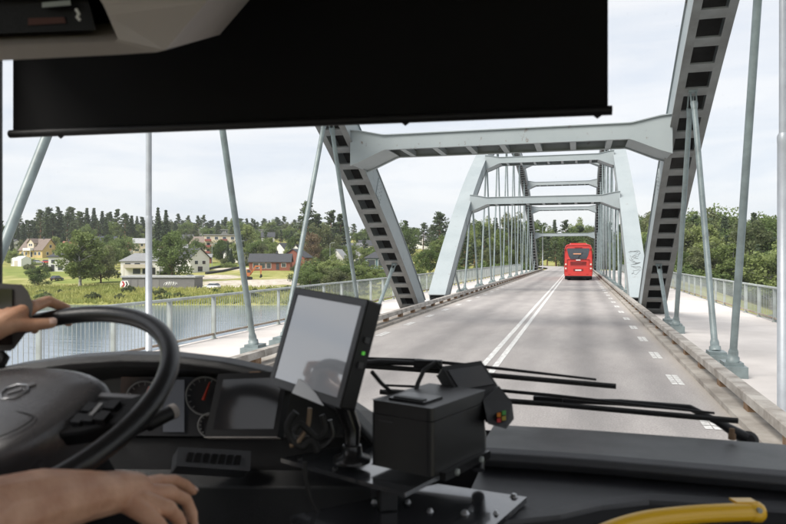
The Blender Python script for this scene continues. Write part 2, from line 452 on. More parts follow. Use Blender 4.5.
def asphalt():
    m = bpy.data.materials.new('asphalt'); m.use_nodes = True
    nt = m.node_tree; b = nt.nodes['Principled BSDF']; L = nt.links.new
    b.inputs['Roughness'].default_value = 0.82; b.inputs['Specular IOR Level'].default_value = 0.35
    tc = nt.nodes.new('ShaderNodeTexCoord')
    def noise(scale, sx, sy, detail=8):
        mp = nt.nodes.new('ShaderNodeMapping'); mp.inputs['Scale'].default_value = (sx, sy, 1); L(tc.outputs['Object'], mp.inputs['Vector'])
        n = nt.nodes.new('ShaderNodeTexNoise'); n.inputs['Scale'].default_value = scale; n.inputs['Detail'].default_value = detail; n.inputs['Roughness'].default_value = 0.7
        L(mp.outputs['Vector'], n.inputs['Vector']); return n.outputs['Fac']
    def math_(op, a, c, v=None):
        n = nt.nodes.new('ShaderNodeMath'); n.operation = op
        for i, q in enumerate((a, c)):
            if isinstance(q, (int, float)): n.inputs[i].default_value = q
            else: L(q, n.inputs[i])
        return n.outputs['Value']
    sx = nt.nodes.new('ShaderNodeSeparateXYZ'); L(tc.outputs['Object'], sx.inputs['Vector'])
    wav = math_('MULTIPLY', noise(0.09, 1, 1, 2), 0.5)
    xx = math_('ADD', sx.outputs['X'], math_('SUBTRACT', wav, 0.25))
    tot = None
    for x0, wd, amp in ((0.15, 0.42, 0.75), (1.28, 0.30, 0.55), (-0.95, 0.3, 0.25), (-3.45, 0.42, 0.6), (-4.6, 0.3, 0.3), (-2.55, .25, .25)):
        t = math_('MULTIPLY', math_('SUBTRACT', xx, x0), 1 / wd)
        g = math_('MULTIPLY', math_('POWER', 2.718, math_('MULTIPLY', math_('MULTIPLY', t, t), -1.0)), amp)
        tot = g if tot is None else math_('ADD', tot, g)
    tot = math_('MULTIPLY', tot, math_('ADD', math_('MULTIPLY', noise(0.5, 1.0, 0.12), 1.1), 0.1))
    c1 = nt.nodes.new('ShaderNodeValToRGB')
    c1.color_ramp.elements[0].position = 0.35; c1.color_ramp.elements[0].color = (0.335, 0.315, 0.305, 1)
    c1.color_ramp.elements[1].position = 0.65; c1.color_ramp.elements[1].color = (0.43, 0.406, 0.392, 1)
    L(noise(1.2, 1, 0.3, 12), c1.inputs['Fac'])
    pt = nt.nodes.new('ShaderNodeValToRGB')
    pt.color_ramp.elements[0].position = 0.56; pt.color_ramp.elements[0].color = (0, 0, 0, 1)
    pt.color_ramp.elements[1].position = 0.64; pt.color_ramp.elements[1].color = (1, 1, 1, 1)
    L(noise(0.55, 1, 0.45, 6), pt.inputs['Fac'])
    tot = math_('ADD', tot, math_('MULTIPLY', pt.outputs['Color'], 0.08))
    c2 = nt.nodes.new('ShaderNodeValToRGB')
    c2.color_ramp.elements[0].position = 0.30; c2.color_ramp.elements[0].color = (0.42, 0.42, 0.43, 1)
    c2.color_ramp.elements[1].position = 0.62; c2.color_ramp.elements[1].color = (1.2, 1.18, 1.16, 1)
    L(noise(38, 1, 1, 3), c2.inputs['Fac'])
    mu = nt.nodes.new('ShaderNodeMix'); mu.data_type = 'RGBA'; mu.blend_type = 'MULTIPLY'; mu.inputs['Factor'].default_value = 0.55
    L(c1.outputs['Color'], mu.inputs[6]); L(c2.outputs['Color'], mu.inputs[7])
    dk = nt.nodes.new('ShaderNodeMix'); dk.data_type = 'RGBA'; dk.inputs[7].default_value = (0.115, 0.112, 0.113, 1)
    L(math_('MINIMUM', tot, 0.8), dk.inputs['Factor']); L(mu.outputs[2], dk.inputs[6])
    # pale grit swept to the kerbs
    e1 = math_('MULTIPLY', math_('SUBTRACT', sx.outputs['X'], KR - 0.05), 1 / 0.22)
    e1 = math_('POWER', 2.718, math_('MULTIPLY', math_('MULTIPLY', e1, e1), -1.0))
    e2 = math_('MULTIPLY', math_('SUBTRACT', sx.outputs['X'], KL + 0.05), 1 / 0.25)
    e2 = math_('POWER', 2.718, math_('MULTIPLY', math_('MULTIPLY', e2, e2), -1.0))
    gr = math_('MULTIPLY', math_('ADD', e1, e2), math_('ADD', math_('MULTIPLY', noise(7, 1, 1, 8), 1.3), 0.1))
    mg = nt.nodes.new('ShaderNodeMix'); mg.data_type = 'RGBA'; mg.inputs[7].default_value = (0.38, 0.34, 0.29, 1)
    L(math_('MINIMUM', gr, 0.9), mg.inputs['Factor']); L(dk.outputs[2], mg.inputs[6])
    L(mg.outputs[2], b.inputs['Base Color'])
    bp = nt.nodes.new('ShaderNodeBump'); bp.inputs['Strength'].default_value = 0.35; bp.inputs['Distance'].default_value = 0.008
    L(noise(70, 1, 1, 3), bp.inputs['Height']); L(bp.outputs['Normal'], b.inputs['Normal'])
    return m
ASPH = asphalt()

bridge = thing('arch_bridge', 'grey-green steel arch bridge with hanger rods carrying the road over the river', 'bridge', (0, 31, 0))
BO = Vector((0, 31, 0))
def bpart(mb, name, m, parent=None, **k):
    """a bridge part modelled in world space; the bridge Empty stands at (0,31,0)"""
    mb.v = [(v[0], v[1] - 31.0, v[2]) for v in mb.v]
    return mb.build(name, m, parent or bridge, **k)

q = MB(); q.rng((-9.55, YA, -1.0), (6.55, YB, -0.06)); bpart(q, 'deck_slab', CONC)
for yp in (31.0, 118.0):
    q = MB(); q.rng((-9.0, yp - 1.6, -14), (6.0, yp + 1.6, -1.0)); bpart(q, 'pier', CONC, bevel=0.15)

q = MB(); q.quad((KL - 0.3, YA, 0), (KR + 0.3, YA, 0), (KR + 0.3, YB, 0), (KL - 0.3, YB, 0))
q.loft([[(float(road_axis(y)) - 3.95, y, 0.004), (float(road_axis(y)) + 3.95, y, 0.004)] for y in np.arange(YB, 330, 5)], closed=False, caps=False)
road = q.build('road', ASPH, kind='structure', label='worn grey two-lane asphalt road across the bridge', cat='road')

# painted lines: each a child of the road
def sheet(mb, x0, x1, y0, y1, z):
    mb.quad((x0, y0, z), (x1, y0, z), (x1, y1, z), (x0, y1, z))
for x in (-1.80, -1.55):
    q = MB(); sheet(q, x - 0.06, x + 0.06, -20, 118, 0.005); q.build('centre_line', PAINT, road)
me_dash = None
q = MB()
for i in range(5):
    for s in (-1, 1):
        sheet(q, s * 0.052 - 0.045, s * 0.052 + 0.045, -0.5 + i * 0.2, -0.5 + i * 0.2 + 0.178, 0)
me_dash = q.mesh('edge_dash', PAINT)
for k in range(-2, 38):
    inst('edge_dash', me_dash, road, (1.60, 9.55 + 3.05 * k, 0.005))
    inst('edge_dash', me_dash, road, (-5.20, 8.9 + 3.05 * k, 0.005))

WALK = mat('walkway_concrete', (0.66, 0.62, 0.59), 0.85, 0, vscale=0.45, col2=(0.52, 0.485, 0.46), detail=12, bump=0.1, bscale=60)
q = MB(); q.rng((KR + 0.34, YA, -0.05), (6.35, YB, WALK_Z)); q.build('pavement', WALK, kind='structure', label='pale concrete walkway beside the green woods', cat='pavement')
q = MB(); q.rng((-9.35, YA, -0.05), (KL - 0.34, YB, WALK_Z)); q.build('pavement', WALK, kind='structure', label='pale concrete walkway on the river-view side with the houses', cat='pavement')

# low kerb rails
def kerb(x, side, label):
    t = thing('kerb_rail', label, 'kerb rail', (x, 0, 0))
    q = MB(); q.rng((-0.26, -20, 0.0), (0.26, YB - 2, 0.075)); q.build('kerb_base', CONC, t)
    # the beam comes in lengths of 6 m
    q = MB(); q.prism([(-0.10, 0.20), (0.10, 0.20), (0.10, 0.235), (0.085, 0.33), (-0.085, 0.33), (-0.10, 0.315)], 'y', -2.99, 2.99)
    me = q.mesh('beam', KERB)
    for k in range(-3, 20):
        inst('beam', me, t, (0, 3 + 6 * k, 0))
    q = MB(); q.box((0, 0, 0.138), (0.13, 0.24, 0.126)); mb = q.mesh('bracket', RUSTBLOCK)
    for k in range(-8, 64):
        inst('bracket', mb, t, (0, 8.15 + 1.82 * k, 0))
kerb(KR + 0.13, 1, 'low grey kerb rail on rusty brackets between road and wood-side walkway')
kerb(KL - 0.13, -1, 'low grey kerb rail on rusty brackets between road and house-side walkway')

# arch ribs
def arch_pt(y0, s):
    h = 0.35 + 4 * RISE * s * (SPAN - s) / SPAN ** 2
    sl = 4 * RISE * (SPAN - 2 * s) / SPAN ** 2
    t = Vector((0, 1, sl)).normalized()
    return Vector((0, y0 + s, h)), t, Vector((0, -t.z, t.y))

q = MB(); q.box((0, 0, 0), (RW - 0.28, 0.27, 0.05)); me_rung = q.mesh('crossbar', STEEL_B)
for ai, y0 in enumerate(ARCHES):
    for xc in RIBS:
        q = MB()
        st = [arch_pt(y0, s) for s in np.linspace(-0.6, SPAN + 0.6, 84)]
        def plate(xa, xb, na, nb, mi=0):
            q.loft([[Vector((xc + xx, p.y, p.z)) + n * nn for xx, nn in ((xa, na), (xb, na), (xb, nb), (xa, nb))] for p, t, n in st], mi=mi)
        h = RW / 2; D = RD / 2
        plate(-h, h, D - 0.03, D)                       # top
        plate(-h, -h + 0.03, -D, D - 0.031)             # webs
        plate(h - 0.03, h, -D, D - 0.031)
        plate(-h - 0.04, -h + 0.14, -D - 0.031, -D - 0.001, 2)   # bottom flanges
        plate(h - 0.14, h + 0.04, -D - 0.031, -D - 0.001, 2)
        plate(-h - 0.04, h + 0.04, D + 0.001, D + 0.022)
        plate(-h + 0.035, h - 0.035, 0.20, 0.21, 1)     # inner diaphragm
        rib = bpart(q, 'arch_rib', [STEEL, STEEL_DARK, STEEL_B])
        # crossbars under the rib, evenly spaced along it
        L, s = 0.0, 0.4
        while s < SPAN:
            p, t, n = arch_pt(y0, s)
            if p.y > 6:
                c = Vector((xc, p.y, p.z)) - n * (D + 0.005) - BO
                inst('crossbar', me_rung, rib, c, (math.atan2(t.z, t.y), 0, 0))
            s += 0.83 / math.sqrt(1 + (4 * RISE * (SPAN - 2 * s) / SPAN ** 2) ** 2)

# portal and wind beams between the ribs
xi, xo = RIBS[0] + RW / 2, RIBS[1] - RW / 2
q = MB(); q.box((0, 0, 0), (0.16, 1.50, 0.16)); me_stf = q.mesh('stiffener', STEEL)
def cross_beam(y0, s, dz=0.06):
    p, t, n = arch_pt(y0, s)
    y, z = p.y, p.z + dz
    q = MB(); w = 0.82
    def sec(x, zt, zb, ya, yb):
        return [(x, y + ya, z + zb), (x, y + yb, z + zb), (x, y + yb, z + zt), (x, y + ya, z + zt)]
    prof = [(xi - 0.02, 0.36, -0.62), (xi + 0.28, 0.33, -0.52), (xi + 0.95, 0.19, -0.23), (xi + 1.05, 0.18, -0.20), (xo - 1.05, 0.18, -0.20), (xo - 0.95, 0.19, -0.23), (xo - 0.28, 0.33, -0.52), (xo + 0.02, 0.36, -0.62)]
    q.loft([sec(x, a, b, -w, -w + 0.03) for x, a, b in prof])                 # near web
    q.loft([sec(x, a, b, w - 0.03, w) for x, a, b in prof])                   # far web
    q.loft([sec(x, a + 0.03, a + 0.002, -w - 0.05, w + 0.05) for x, a, b in prof])    # top flange
    q.loft([sec(x, b - 0.002, b - 0.03, -w - 0.03, -w + 0.10) for x, a, b in prof])   # bottom flanges
    q.loft([sec(x, b - 0.002, b - 0.03, w - 0.10, w + 0.03) for x, a, b in prof])
    q.loft([sec(x, a - 0.05, a - 0.06, -w + 0.04, w - 0.04) for x, a, b in prof], mi=1)
    for pr in (prof[:4], prof[4:]):                                            # closed haunch soffit
        q.loft([sec(x, b + 0.03, b + 0.004, -w + 0.04, w - 0.04) for x, a, b in pr])
    bm_ = bpart(q, 'cross_beam', [STEEL, STEEL_DARK])
    k = 7
    for i in range(k):
        x = xi + 1.05 + (xo - xi - 2.1) * (i + 0.5) / k
        inst('stiffener', me_stf, bm_, Vector((x, y, z - 0.14)) - BO)
BEAMS = [8.3, 15.3, 22.8, 30.4, 49.6, 57.2, 64.7, 71.7]
for s in BEAMS:
    cross_beam(ARCHES[1], s)
for s in BEAMS[4:]:
    cross_beam(ARCHES[0], s, -0.10)

# splice plates with bolts on the inner faces of the ribs
q = MB(); q.box((0, 0, 0), (0.03, 0.55, 0.66))
for iy in range(3):
    for iz in range(4):
        for sx in (-1, 1): q.lathe((sx * 0.015, -0.18 + iy * 0.18, -0.24 + iz * 0.16), (sx, 0, 0), [(0, 0.022), (0.014, 0.020)], 6)
me_spl = q.mesh('splice_plate', STEEL)
for ob in [o for o in bridge.children if o.name.startswith('arch_rib')]:
    bb = [ob.matrix_world @ Vector(c) for c in ob.bound_box]
    xm = (min(v.x for v in bb) + max(v.x for v in bb)) / 2; ym = min(v.y for v in bb)
    y0 = ARCHES[0] if sum(v.y for v in ob.bound_box[:8] and [Vector(c) for c in ob.bound_box]) / 8 < 0 else ARCHES[1]
    sgn = 1 if xm < 0 else -1
    for s in (6.2, 13.0, 19.5, 60.5, 67.0, 73.8):
        p, t, n = arch_pt(y0, s)
        if p.y > 8: inst('splice_plate', me_spl, ob, Vector((xm + sgn * (RW / 2 + 0.012), p.y, p.z)) - BO, (math.atan2(t.z, t.y), 0, 0))

# hangers: pairs of rods that fan from each arch node to two anchors on the deck
NODES = [2.7, 10.0, 17.5, 25.0, 32.5, 40.0, 47.5, 55.0, 62.5, 70.0, 77.3]
q = MB()
q.rng((-0.21, -0.30, 0), (0.21, 0.30, 0.20)); q.rng((-0.16, -0.2, 0.20), (0.16, 0.2, 0.26))
me_anchor = q.mesh('anchor_block', ROD)
q = MB(); q.lathe((0, 0, 0), (0, 0, 1), [(0, 0.11), (0.10, 0.11), (0.101, 0.085), (0.2, 0.085), (0.26, 0.068)], 14); me_collar = q.mesh('collar', ROD)
q = MB()
q.rng((-0.075, -0.03, -0.46), (-0.045, 0.03, 0)); q.rng((0.045, -0.03, -0.46), (0.075, 0.03, 0)); q.lathe((0, 0, -0.62), (0, 0, 1), [(0, 0.068), (0.16, 0.085), (0.2, 0.085)], 12); q.lathe((-0.1, 0, -0.08), (1, 0, 0), [(0, 0.05), (0.2, 0.05)], 12)
me_fork = q.mesh('fork', ROD)
def hanger(xc, ya, p_top):
    a = Vector((xc, ya, WALK_Z)); b = Vector(p_top)
    dr = (b - a).normalized()
    q = MB(); q.tube([a + dr * 0.25, b - dr * 0.5], 0.064, 12)
    h = bpart(q, 'hanger', ROD)
    inst('anchor_block', me_anchor, h, a - BO)
    rq = Vector((0, 0, 1)).rotation_difference(dr).to_euler()
    inst('collar', me_collar, h, a + dr * 0.26 - BO, rq)
    inst('fork', me_fork, h, b - BO, rq)
for ai, y0 in enumerate(ARCHES):
    for xc in HANG:
        tops = []
        for s in NODES:
            p, t, n = arch_pt(y0, s); tops.append(Vector((xc, p.y, p.z)) - n * (RD / 2 - 0.1))
        for i in range(len(NODES) - 1):
            mid = (tops[i].y + tops[i + 1].y) / 2
            if mid < 1.0: continue
            g = 0.70
            if xc < 0 and mid < 9: mid -= 1.7
            for sgn, tp in ((-1, tops[i]), (1, tops[i + 1])):
                if tp.y < -4: continue
                hanger(xc, mid + sgn * g, tp + Vector((0, -sgn * 0.12, 0)))

# railings
def railing(x, label, y_first, nb):
    t = thing('railing', label, 'railing', (x, 0, WALK_Z))
    q = MB(); q.rng((-0.05, -0.022, 0), (0.05, 0.022, 1.10)); q.rng((-0.07, -0.07, 0), (0.07, 0.07, 0.02)); me_p = q.mesh('post', GALV)
    yy = np.arange(y_first, YB - 1, 2.0)
    for y in yy: inst('post', me_p, t, (0, float(y), 0))
    q = MB(); q.prism([(-0.045, 1.101), (0.045, 1.101), (0.045, 1.145), (0.025, 1.165), (-0.025, 1.165), (-0.045, 1.145)], 'y', y_first - 1, YB - 1); q.build('top_rail', GALV, t)
    q = MB(); q.rng((-0.03, y_first - 1, 0.10), (0.03, YB - 1, 0.15)); q.build('bottom_rail', RUSTY, t)
    q = MB(); q.tube([(0, 0, 0.15), (0, 0, 1.101)], 0.0075, 6, caps=False); me_b = q.mesh('baluster', GALV)
    k = 0; far = MB()
    for y in yy[:-1]:
        for j in range(1, nb):
            yb = float(y) + j * 2.0 / nb
            if k < 300:
                inst('baluster', me_b, t, (0, yb, 0)); k += 1
            else:
                far.tube([(0, yb, 0.15), (0, yb, 1.101)], 0.0075, 4, caps=False)
    far.build('balusters', GALV, t, kind='stuff')
railing(RAILX[0], 'grey steel railing with thin balusters between walkway and river', 8.0, 17)
railing(RAILX[1], 'grey steel railing with thin balusters in front of the woods', 9.0, 14)

# lamp posts standing in line with the hangers
LAMP_M = mat('lamp_post_zinc', (0.44, 0.47, 0.50), 0.45, 0.35, vscale=4, col2=(0.36, 0.38, 0.41))
LENS_M = mat('lamp_lens', (0.7, 0.72, 0.72), 0.2)
def lamp(x, y, sgn, label, grp=None, zj=3.6, r=0.066):
    t = thing('lamp_post', label, 'lamp post', (x, y, WALK_Z), 0, grp)
    q = MB(); q.lathe((0, 0, 0), (0, 0, 1), [(0, 0.12), (0.03, 0.12), (0.031, r + 0.002), (zj - 0.1, r), (zj - 0.07, r + 0.003), (zj, r + 0.003), (zj + 0.04, 0.047)], 16); q.build('lower_pole', LAMP_M, t)
    q = MB(); q.tube([(0, 0, zj), (0, 0, 8.2), (sgn * 0.25, 0, 8.55), (sgn * 1.1, 0, 8.7)], [0.047, 0.042, 0.04, 0.035], 12); q.build('pole', LAMP_M, t)
    q = MB(); q.loft([[(sgn * xx, yy * w, 8.7 + zz) for yy, zz in ((-1, 0), (1, 0), (0.7, 0.09), (-0.7, 0.09))] for xx, w in ((1.0, 0.06), (1.15, 0.14), (1.6, 0.13), (1.75, 0.06))]); hd = q.build('lamp_head', LAMP_M, t)
    q = MB(); q.rng((sgn * 1.2 - 0.0, -0.09, 8.675), (sgn * 1.55, 0.09, 8.699)); q.build('lens', LENS_M, hd)
lamp(2.58, 9.93, -1, 'zinc-grey lamp post with a stepped pole beside the wood-side kerb rail', zj=3.72)
lamp(-6.6, 9.42, 1, 'zinc-grey lamp post with a stepped pole beside the river-side kerb rail', zj=2.75, r=0.052)
for k, y in enumerate((140, 165)):
    lamp(float(road_axis(y)) - 5.0, y, 1, 'slim pale lamp post by the road bend beyond the bridge', 'lamp posts beyond the bridge')

# scrawled graffiti on the foot of the far arch leg
q = MB(); rg = random.Random(4); GRF = mat('graffiti_ink', (0.17, 0.18, 0.185), 0.6)
for k in range(7):
    P = []
    for j in range(7):
        s_ = 1.0 + 0.26 * k + rg.uniform(-0.2, 0.2); p, t, n = arch_pt(ARCHES[1], s_)
        P.append(Vector((RIBS[1] - RW / 2 + 0.1 + 0.6 * rg.random(), p.y, p.z)) + n * (RD / 2 + 0.026))
    q.tube(P, 0.009, 4)
bpart(q, 'graffiti', GRF)
# ------------------------------------------------------------------ trees
LEAF_A = mat_leaf('leaf_mid', (0.078, 0.122, 0.034), (0.185, 0.245, 0.085))
LEAF_B = mat_leaf('leaf_light', (0.130, 0.180, 0.052), (0.285, 0.335, 0.130))
LEAF_C = mat_leaf('leaf_dull', (0.080, 0.105, 0.045), (0.175, 0.195, 0.092))
LEAF_D = mat_leaf('leaf_withered', (0.14, 0.10, 0.055), (0.25, 0.19, 0.12))
NEED_A = mat_leaf('needles_pine', (0.055, 0.084, 0.045), (0.118, 0.152, 0.078), trans=0.22)
NEED_B = mat_leaf('needles_spruce', (0.040, 0.064, 0.036), (0.085, 0.116, 0.060), trans=0.18)
BARK = mat('bark', (0.16, 0.11, 0.075), 0.9, 0, vscale=3, col2=(0.07, 0.05, 0.035), stretch=(1, 1, 0.2))
BARK_P = mat('pine_bark', (0.26, 0.14, 0.075), 0.9, 0, vscale=2, col2=(0.10, 0.07, 0.05), stretch=(1, 1, 0.3))
BARK_W = mat('birch_bark', (0.55, 0.53, 0.49), 0.85, 0, vscale=2, col2=(0.10, 0.09, 0.08), stretch=(1, 1, 3))

def cards(rng, centers, radii, n_each, size, flat=1.0):
    """leaf cards spread round clump centres -> verts, faces"""
    C = np.repeat(np.asarray(centers, float), n_each, 0); Rr = np.repeat(np.asarray(radii, float), n_each)
    N = len(C)
    dirs = rng.normal(size=(N, 3)); dirs /= np.linalg.norm(dirs, axis=1)[:, None]
    P = C + dirs * (Rr * rng.uniform(0.25, 1.0, N) ** 0.6)[:, None] * np.array([1, 1, flat])
    u = rng.normal(size=(N, 3)); u /= np.linalg.norm(u, axis=1)[:, None]
    w = np.cross(u, dirs + 0.6 * rng.normal(size=(N, 3))); w /= np.linalg.norm(w, axis=1)[:, None] + 1e-9
    sz = size * rng.uniform(0.6, 1.35, N)
    a = u * sz[:, None]; b = w * (sz * 0.62)[:, None]
    V = np.stack([P - a, P - b * 0.9, P + a, P + b], 1).reshape(-1, 3)
    F = np.arange(N * 4).reshape(N, 4)
    return V, F

def np_mesh(name, V, F, m):
    me = bpy.data.meshes.new(name); me.from_pydata(V.tolist(), [], F.tolist()); me.materials.append(m); return me

def deciduous(seed, h, w, m, bark, base=0.16, lean=0.0, airy=1.0):
    rng = np.random.default_rng(seed)
    mb = MB(); cs, rs = [], []
    top = h * 0.9
    mb.tube([(0, 0, -0.5), (0.02 * w, 0, h * 0.3), (lean * w, 0.03 * w, h * 0.6), (lean * w * 1.3, 0, top)], [h * 0.022, h * 0.017, h * 0.011, 0.03], 7)
    nb = 15
    for i in range(nb):
        z0 = h * (base + 0.62 * i / nb); a = i * 2.4 + rng.uniform(-0.4, 0.4)
        f = (z0 / h - base) / (1 - base)
        reach = w * (0.45 + 0.55 * math.sin(math.pi * min(1, 0.25 + 0.8 * f))) * rng.uniform(0.62, 1.05)
        e = Vector((math.cos(a) * reach, math.sin(a) * reach, z0 + h * rng.uniform(0.06, 0.2)))
        mb.tube([(lean * w * z0 / h, 0, z0), (e.x * 0.5, e.y * 0.5, z0 + (e.z - z0) * 0.62), e], [h * 0.009, h * 0.006, 0.02], 5)
        for t in (0.42, 0.7, 1.0):
            c = np.array([e.x * t, e.y * t, z0 + (e.z - z0) * (0.3 + 0.7 * t)]) + rng.normal(size=3) * w * 0.12
            cs.append(c); rs.append(w * rng.uniform(0.24, 0.42))
    for i in range(7):
        cs.append(np.array([lean * w, 0, h * rng.uniform(0.6, 0.95)]) + rng.normal(size=3) * np.array([w * .18, w * .18, 0])); rs.append(w * rng.uniform(0.2, 0.34))
    V, F = cards(rng, cs, rs, int(150 * airy), 0.0155 * h + 0.045)
    return mb.mesh('trunk', bark), np_mesh('crown', V, F, m)

def pine(seed, h, w, m=None):
    rng = np.random.default_rng(seed); mb = MB(); cs, rs = [], []
    bx, by = rng.uniform(-.03, .03, 2) * h
    mb.tube([(0, 0, -0.5), (bx * .4, by * .4, h * 0.45), (bx, by, h * 0.96)], [h * 0.017, h * 0.012, 0.03], 7)
    n = 26
    for i in range(n):
        f = i / (n - 1); z0 = h * (0.24 + 0.72 * f); a = i * 2.4 + rng.uniform(-.5, .5)
        reach = w * (0.16 + 1.0 * math.sin(math.pi * (0.30 + 0.68 * f)) * (1 - 0.45 * f)) * rng.uniform(0.4, 1.15)
        e = Vector((bx * z0 / h + math.cos(a) * reach, by * z0 / h + math.sin(a) * reach, z0 + h * 0.03))
        mb.tube([(bx * z0 / h, by * z0 / h, z0), e], [h * 0.005, 0.015], 4)
        for t in (0.5, 1.0):
            cs.append(np.array([bx + (e.x - bx) * t, by + (e.y - by) * t, z0 + h * 0.03 * t]) + rng.normal(size=3) * 0.15); rs.append(w * rng.uniform(0.16, 0.36))
    for k in range(4): cs.append(np.array([bx, by, h * (0.90 + 0.03 * k)])); rs.append(w * (0.2 - 0.035 * k))
    V, F = cards(rng, cs, rs, 66, 0.24, 0.7)
    return mb.mesh('trunk', BARK_P), np_mesh('crown', V, F, m or NEED_A)

def spruce(seed, h, w):
    rng = np.random.default_rng(seed); mb = MB()
    mb.tube([(0, 0, -0.5), (0, 0, h * 0.97)], [h * 0.016, 0.02], 6)
    cs, rs = [], []
    nl = 17
    for i in range(nl):
        f = i / (nl - 1); z = h * (0.10 + 0.88 * f); rr = w * (1 - f) ** 0.85 + 0.12
        k = max(3, int(9 * (1 - f) + 3))
        for j in range(k):
            a = j * 6.283 / k + i * 0.7 + rng.uniform(-.25, .25); q_ = rr * rng.uniform(0.75, 1.1)
            for t in (0.45, 0.95):
                cs.append([math.cos(a) * q_ * t, math.sin(a) * q_ * t, z - 0.09 * h * t * (1 - f * 0.6)]); rs.append(0.16 * w + 0.10)
    V, F = cards(rng, cs, rs, 20, 0.26, 0.7)
    return mb.mesh('trunk', BARK), np_mesh('crown', V, F, NEED_B)

P_DEC = [deciduous(1, 10, 3.6, LEAF_A, BARK), deciduous(2, 10, 3.2, LEAF_B, BARK_W, 0.14), deciduous(3, 10, 4.2, LEAF_A, BARK, 0.10, 0.1), deciduous(4, 10, 2.7, LEAF_B, BARK_W, 0.12, -0.1), deciduous(5, 10, 3.9, LEAF_C, BARK, 0.1)]
P_THIN = [deciduous(7, 10, 2.6, LEAF_D, BARK, 0.15, 0, 0.55)]
P_PINE = [pine(11, 16, 2.6), pine(12, 16, 3.2), pine(13, 16, 2.3), pine(14, 16, 2.9)]
P_SPR = [spruce(21, 16, 2.9), spruce(22, 16, 2.3)]

def bush_mesh(seed, w, h, m):
    rng = np.random.default_rng(seed); cs, rs = [], []
    for i in range(26):
        a, q_ = rng.uniform(0, 6.28), math.sqrt(rng.uniform(0, 1)) * w
        cs.append([math.cos(a) * q_, math.sin(a) * q_, h * rng.uniform(0.2, 0.85) * (1 - 0.5 * (q_ / w) ** 2)]); rs.append(0.34 * w * rng.uniform(0.6, 1.1))
    V, F = cards(rng, cs, rs, 80, 0.13)
    V[:, 2] = np.abs(V[:, 2])
    mb = MB()
    for i in range(5):
        a = i * 1.26
        mb.tube([(0, 0, -0.3), (math.cos(a) * w * 0.5, math.sin(a) * w * 0.5, h * 0.6)], [0.05, 0.015], 5)
    return mb.mesh('stem', BARK), np_mesh('foliage', V, F, m)
P_BUSH = [bush_mesh(31, 1.6, 2.0, LEAF_A), bush_mesh(32, 1.8, 1.7, LEAF_B), bush_mesh(33, 1.5, 2.2, LEAF_C)]

rr = random.Random(3)
def plant(proto, px, d, scale, name, label, group, cat='tree', sx=1.0, parts=('trunk', 'crown')):
    x, y = ground_xy(px, d)
    t = thing(name, label, cat, (x, y, float(land(x, y)) - 0.1), rr.uniform(0, 6.28), group)
    for nm, me in zip(parts, proto):
        inst(nm, me, t, scale=(scale * sx, scale * sx, scale))
    return t

def hpx(px_h, d, base_h):       # scale so the tree stands px_h pixels tall
    return px_h * d / FPX / base_h

# the dark wood on the ridge behind the houses
ROWS = ('first', 'second', 'third', 'fourth')
MARKS = [('yellow house', 39, 296), ('small white house', 59, 226), ('blue-roofed house', 105, 338), ('cream house', 141, 330), ('grey-roofed terrace house', 143, 212), ('white house with dark gable roof', 192, 224), ('brown-roofed house', 202, 335), ('red-brown shed', 206, 262), ('balconied apartment block', 222, 318), ('long pale apartment block', 256, 330), ('white gabled house', 284, 365), ('white cottage', 277, 345), ('low brick house', 271, 229), ('brick wing', 297, 238), ('dark timber house', 351, 326), ('white cottage gable', 339, 268), ('teal house', 378, 205), ('garage block', 163, 165), ('excavator', 247, 196), ('far white house', 418, 360)]
def ridge_mark(px): return min((m for m in MARKS if m[2] > 290), key=lambda m: abs(m[1] - px))[0]
def near_mark(px, d):
    l = (px - PW / 2) / FPX * d
    nm, mx, md = min(MARKS, key=lambda m: (d - m[2]) ** 2 + (l - (m[1] - PW / 2) / FPX * m[2]) ** 2)
    return ('uphill of' if d > md + 9 else 'below' if d < md - 9 else 'beside') + ' the ' + nm
G1 = 'dark pines and spruces on the ridge'
for row, (d0, hh) in enumerate(((395, 30), (425, 31), (465, 30))):
    px = 2.0 + row * 3
    while px < 135:
        d = d0 + rr.uniform(-12, 12)
        k = rr.random()
        env = 1.0 - 0.28 * (px < 35) - 0.10 * (px > 118)
        if k < 0.6: plant(rr.choice(P_PINE), px, d, hpx(hh * env * rr.uniform(0.78, 1.2), d, 16), 'pine_tree', 'tall dark pine in the %s row of the ridge behind the %s' % (ROWS[row], ridge_mark(px)), G1, sx=1.3)
        elif k < 0.8: plant(rr.choice(P_DEC), px, d, hpx(hh * env * rr.uniform(0.6, 0.85), d, 10), 'leafy_tree', 'leafy tree in the %s row of the ridge behind the %s' % (ROWS[row], ridge_mark(px)), G1, sx=1.0)
        else: plant(rr.choice(P_SPR), px, d, hpx(hh * env * rr.uniform(0.8, 1.2), d, 16), 'spruce_tree', 'dark pointed spruce in the %s row of the ridge behind the %s' % (ROWS[row], ridge_mark(px)), G1, sx=1.25)
        px += rr.uniform(5.0, 8.5)
plant(P_SPR[1], 158, 345, hpx(44, 345, 16), 'spruce_tree', 'tall narrow spruce rising beside the cream house', None)
plant(P_SPR[0], 166, 340, hpx(42, 340, 16), 'spruce_tree', 'broad dark spruce next to the tall narrow spruce', None)
G2 = 'lower mixed trees along the far skyline'
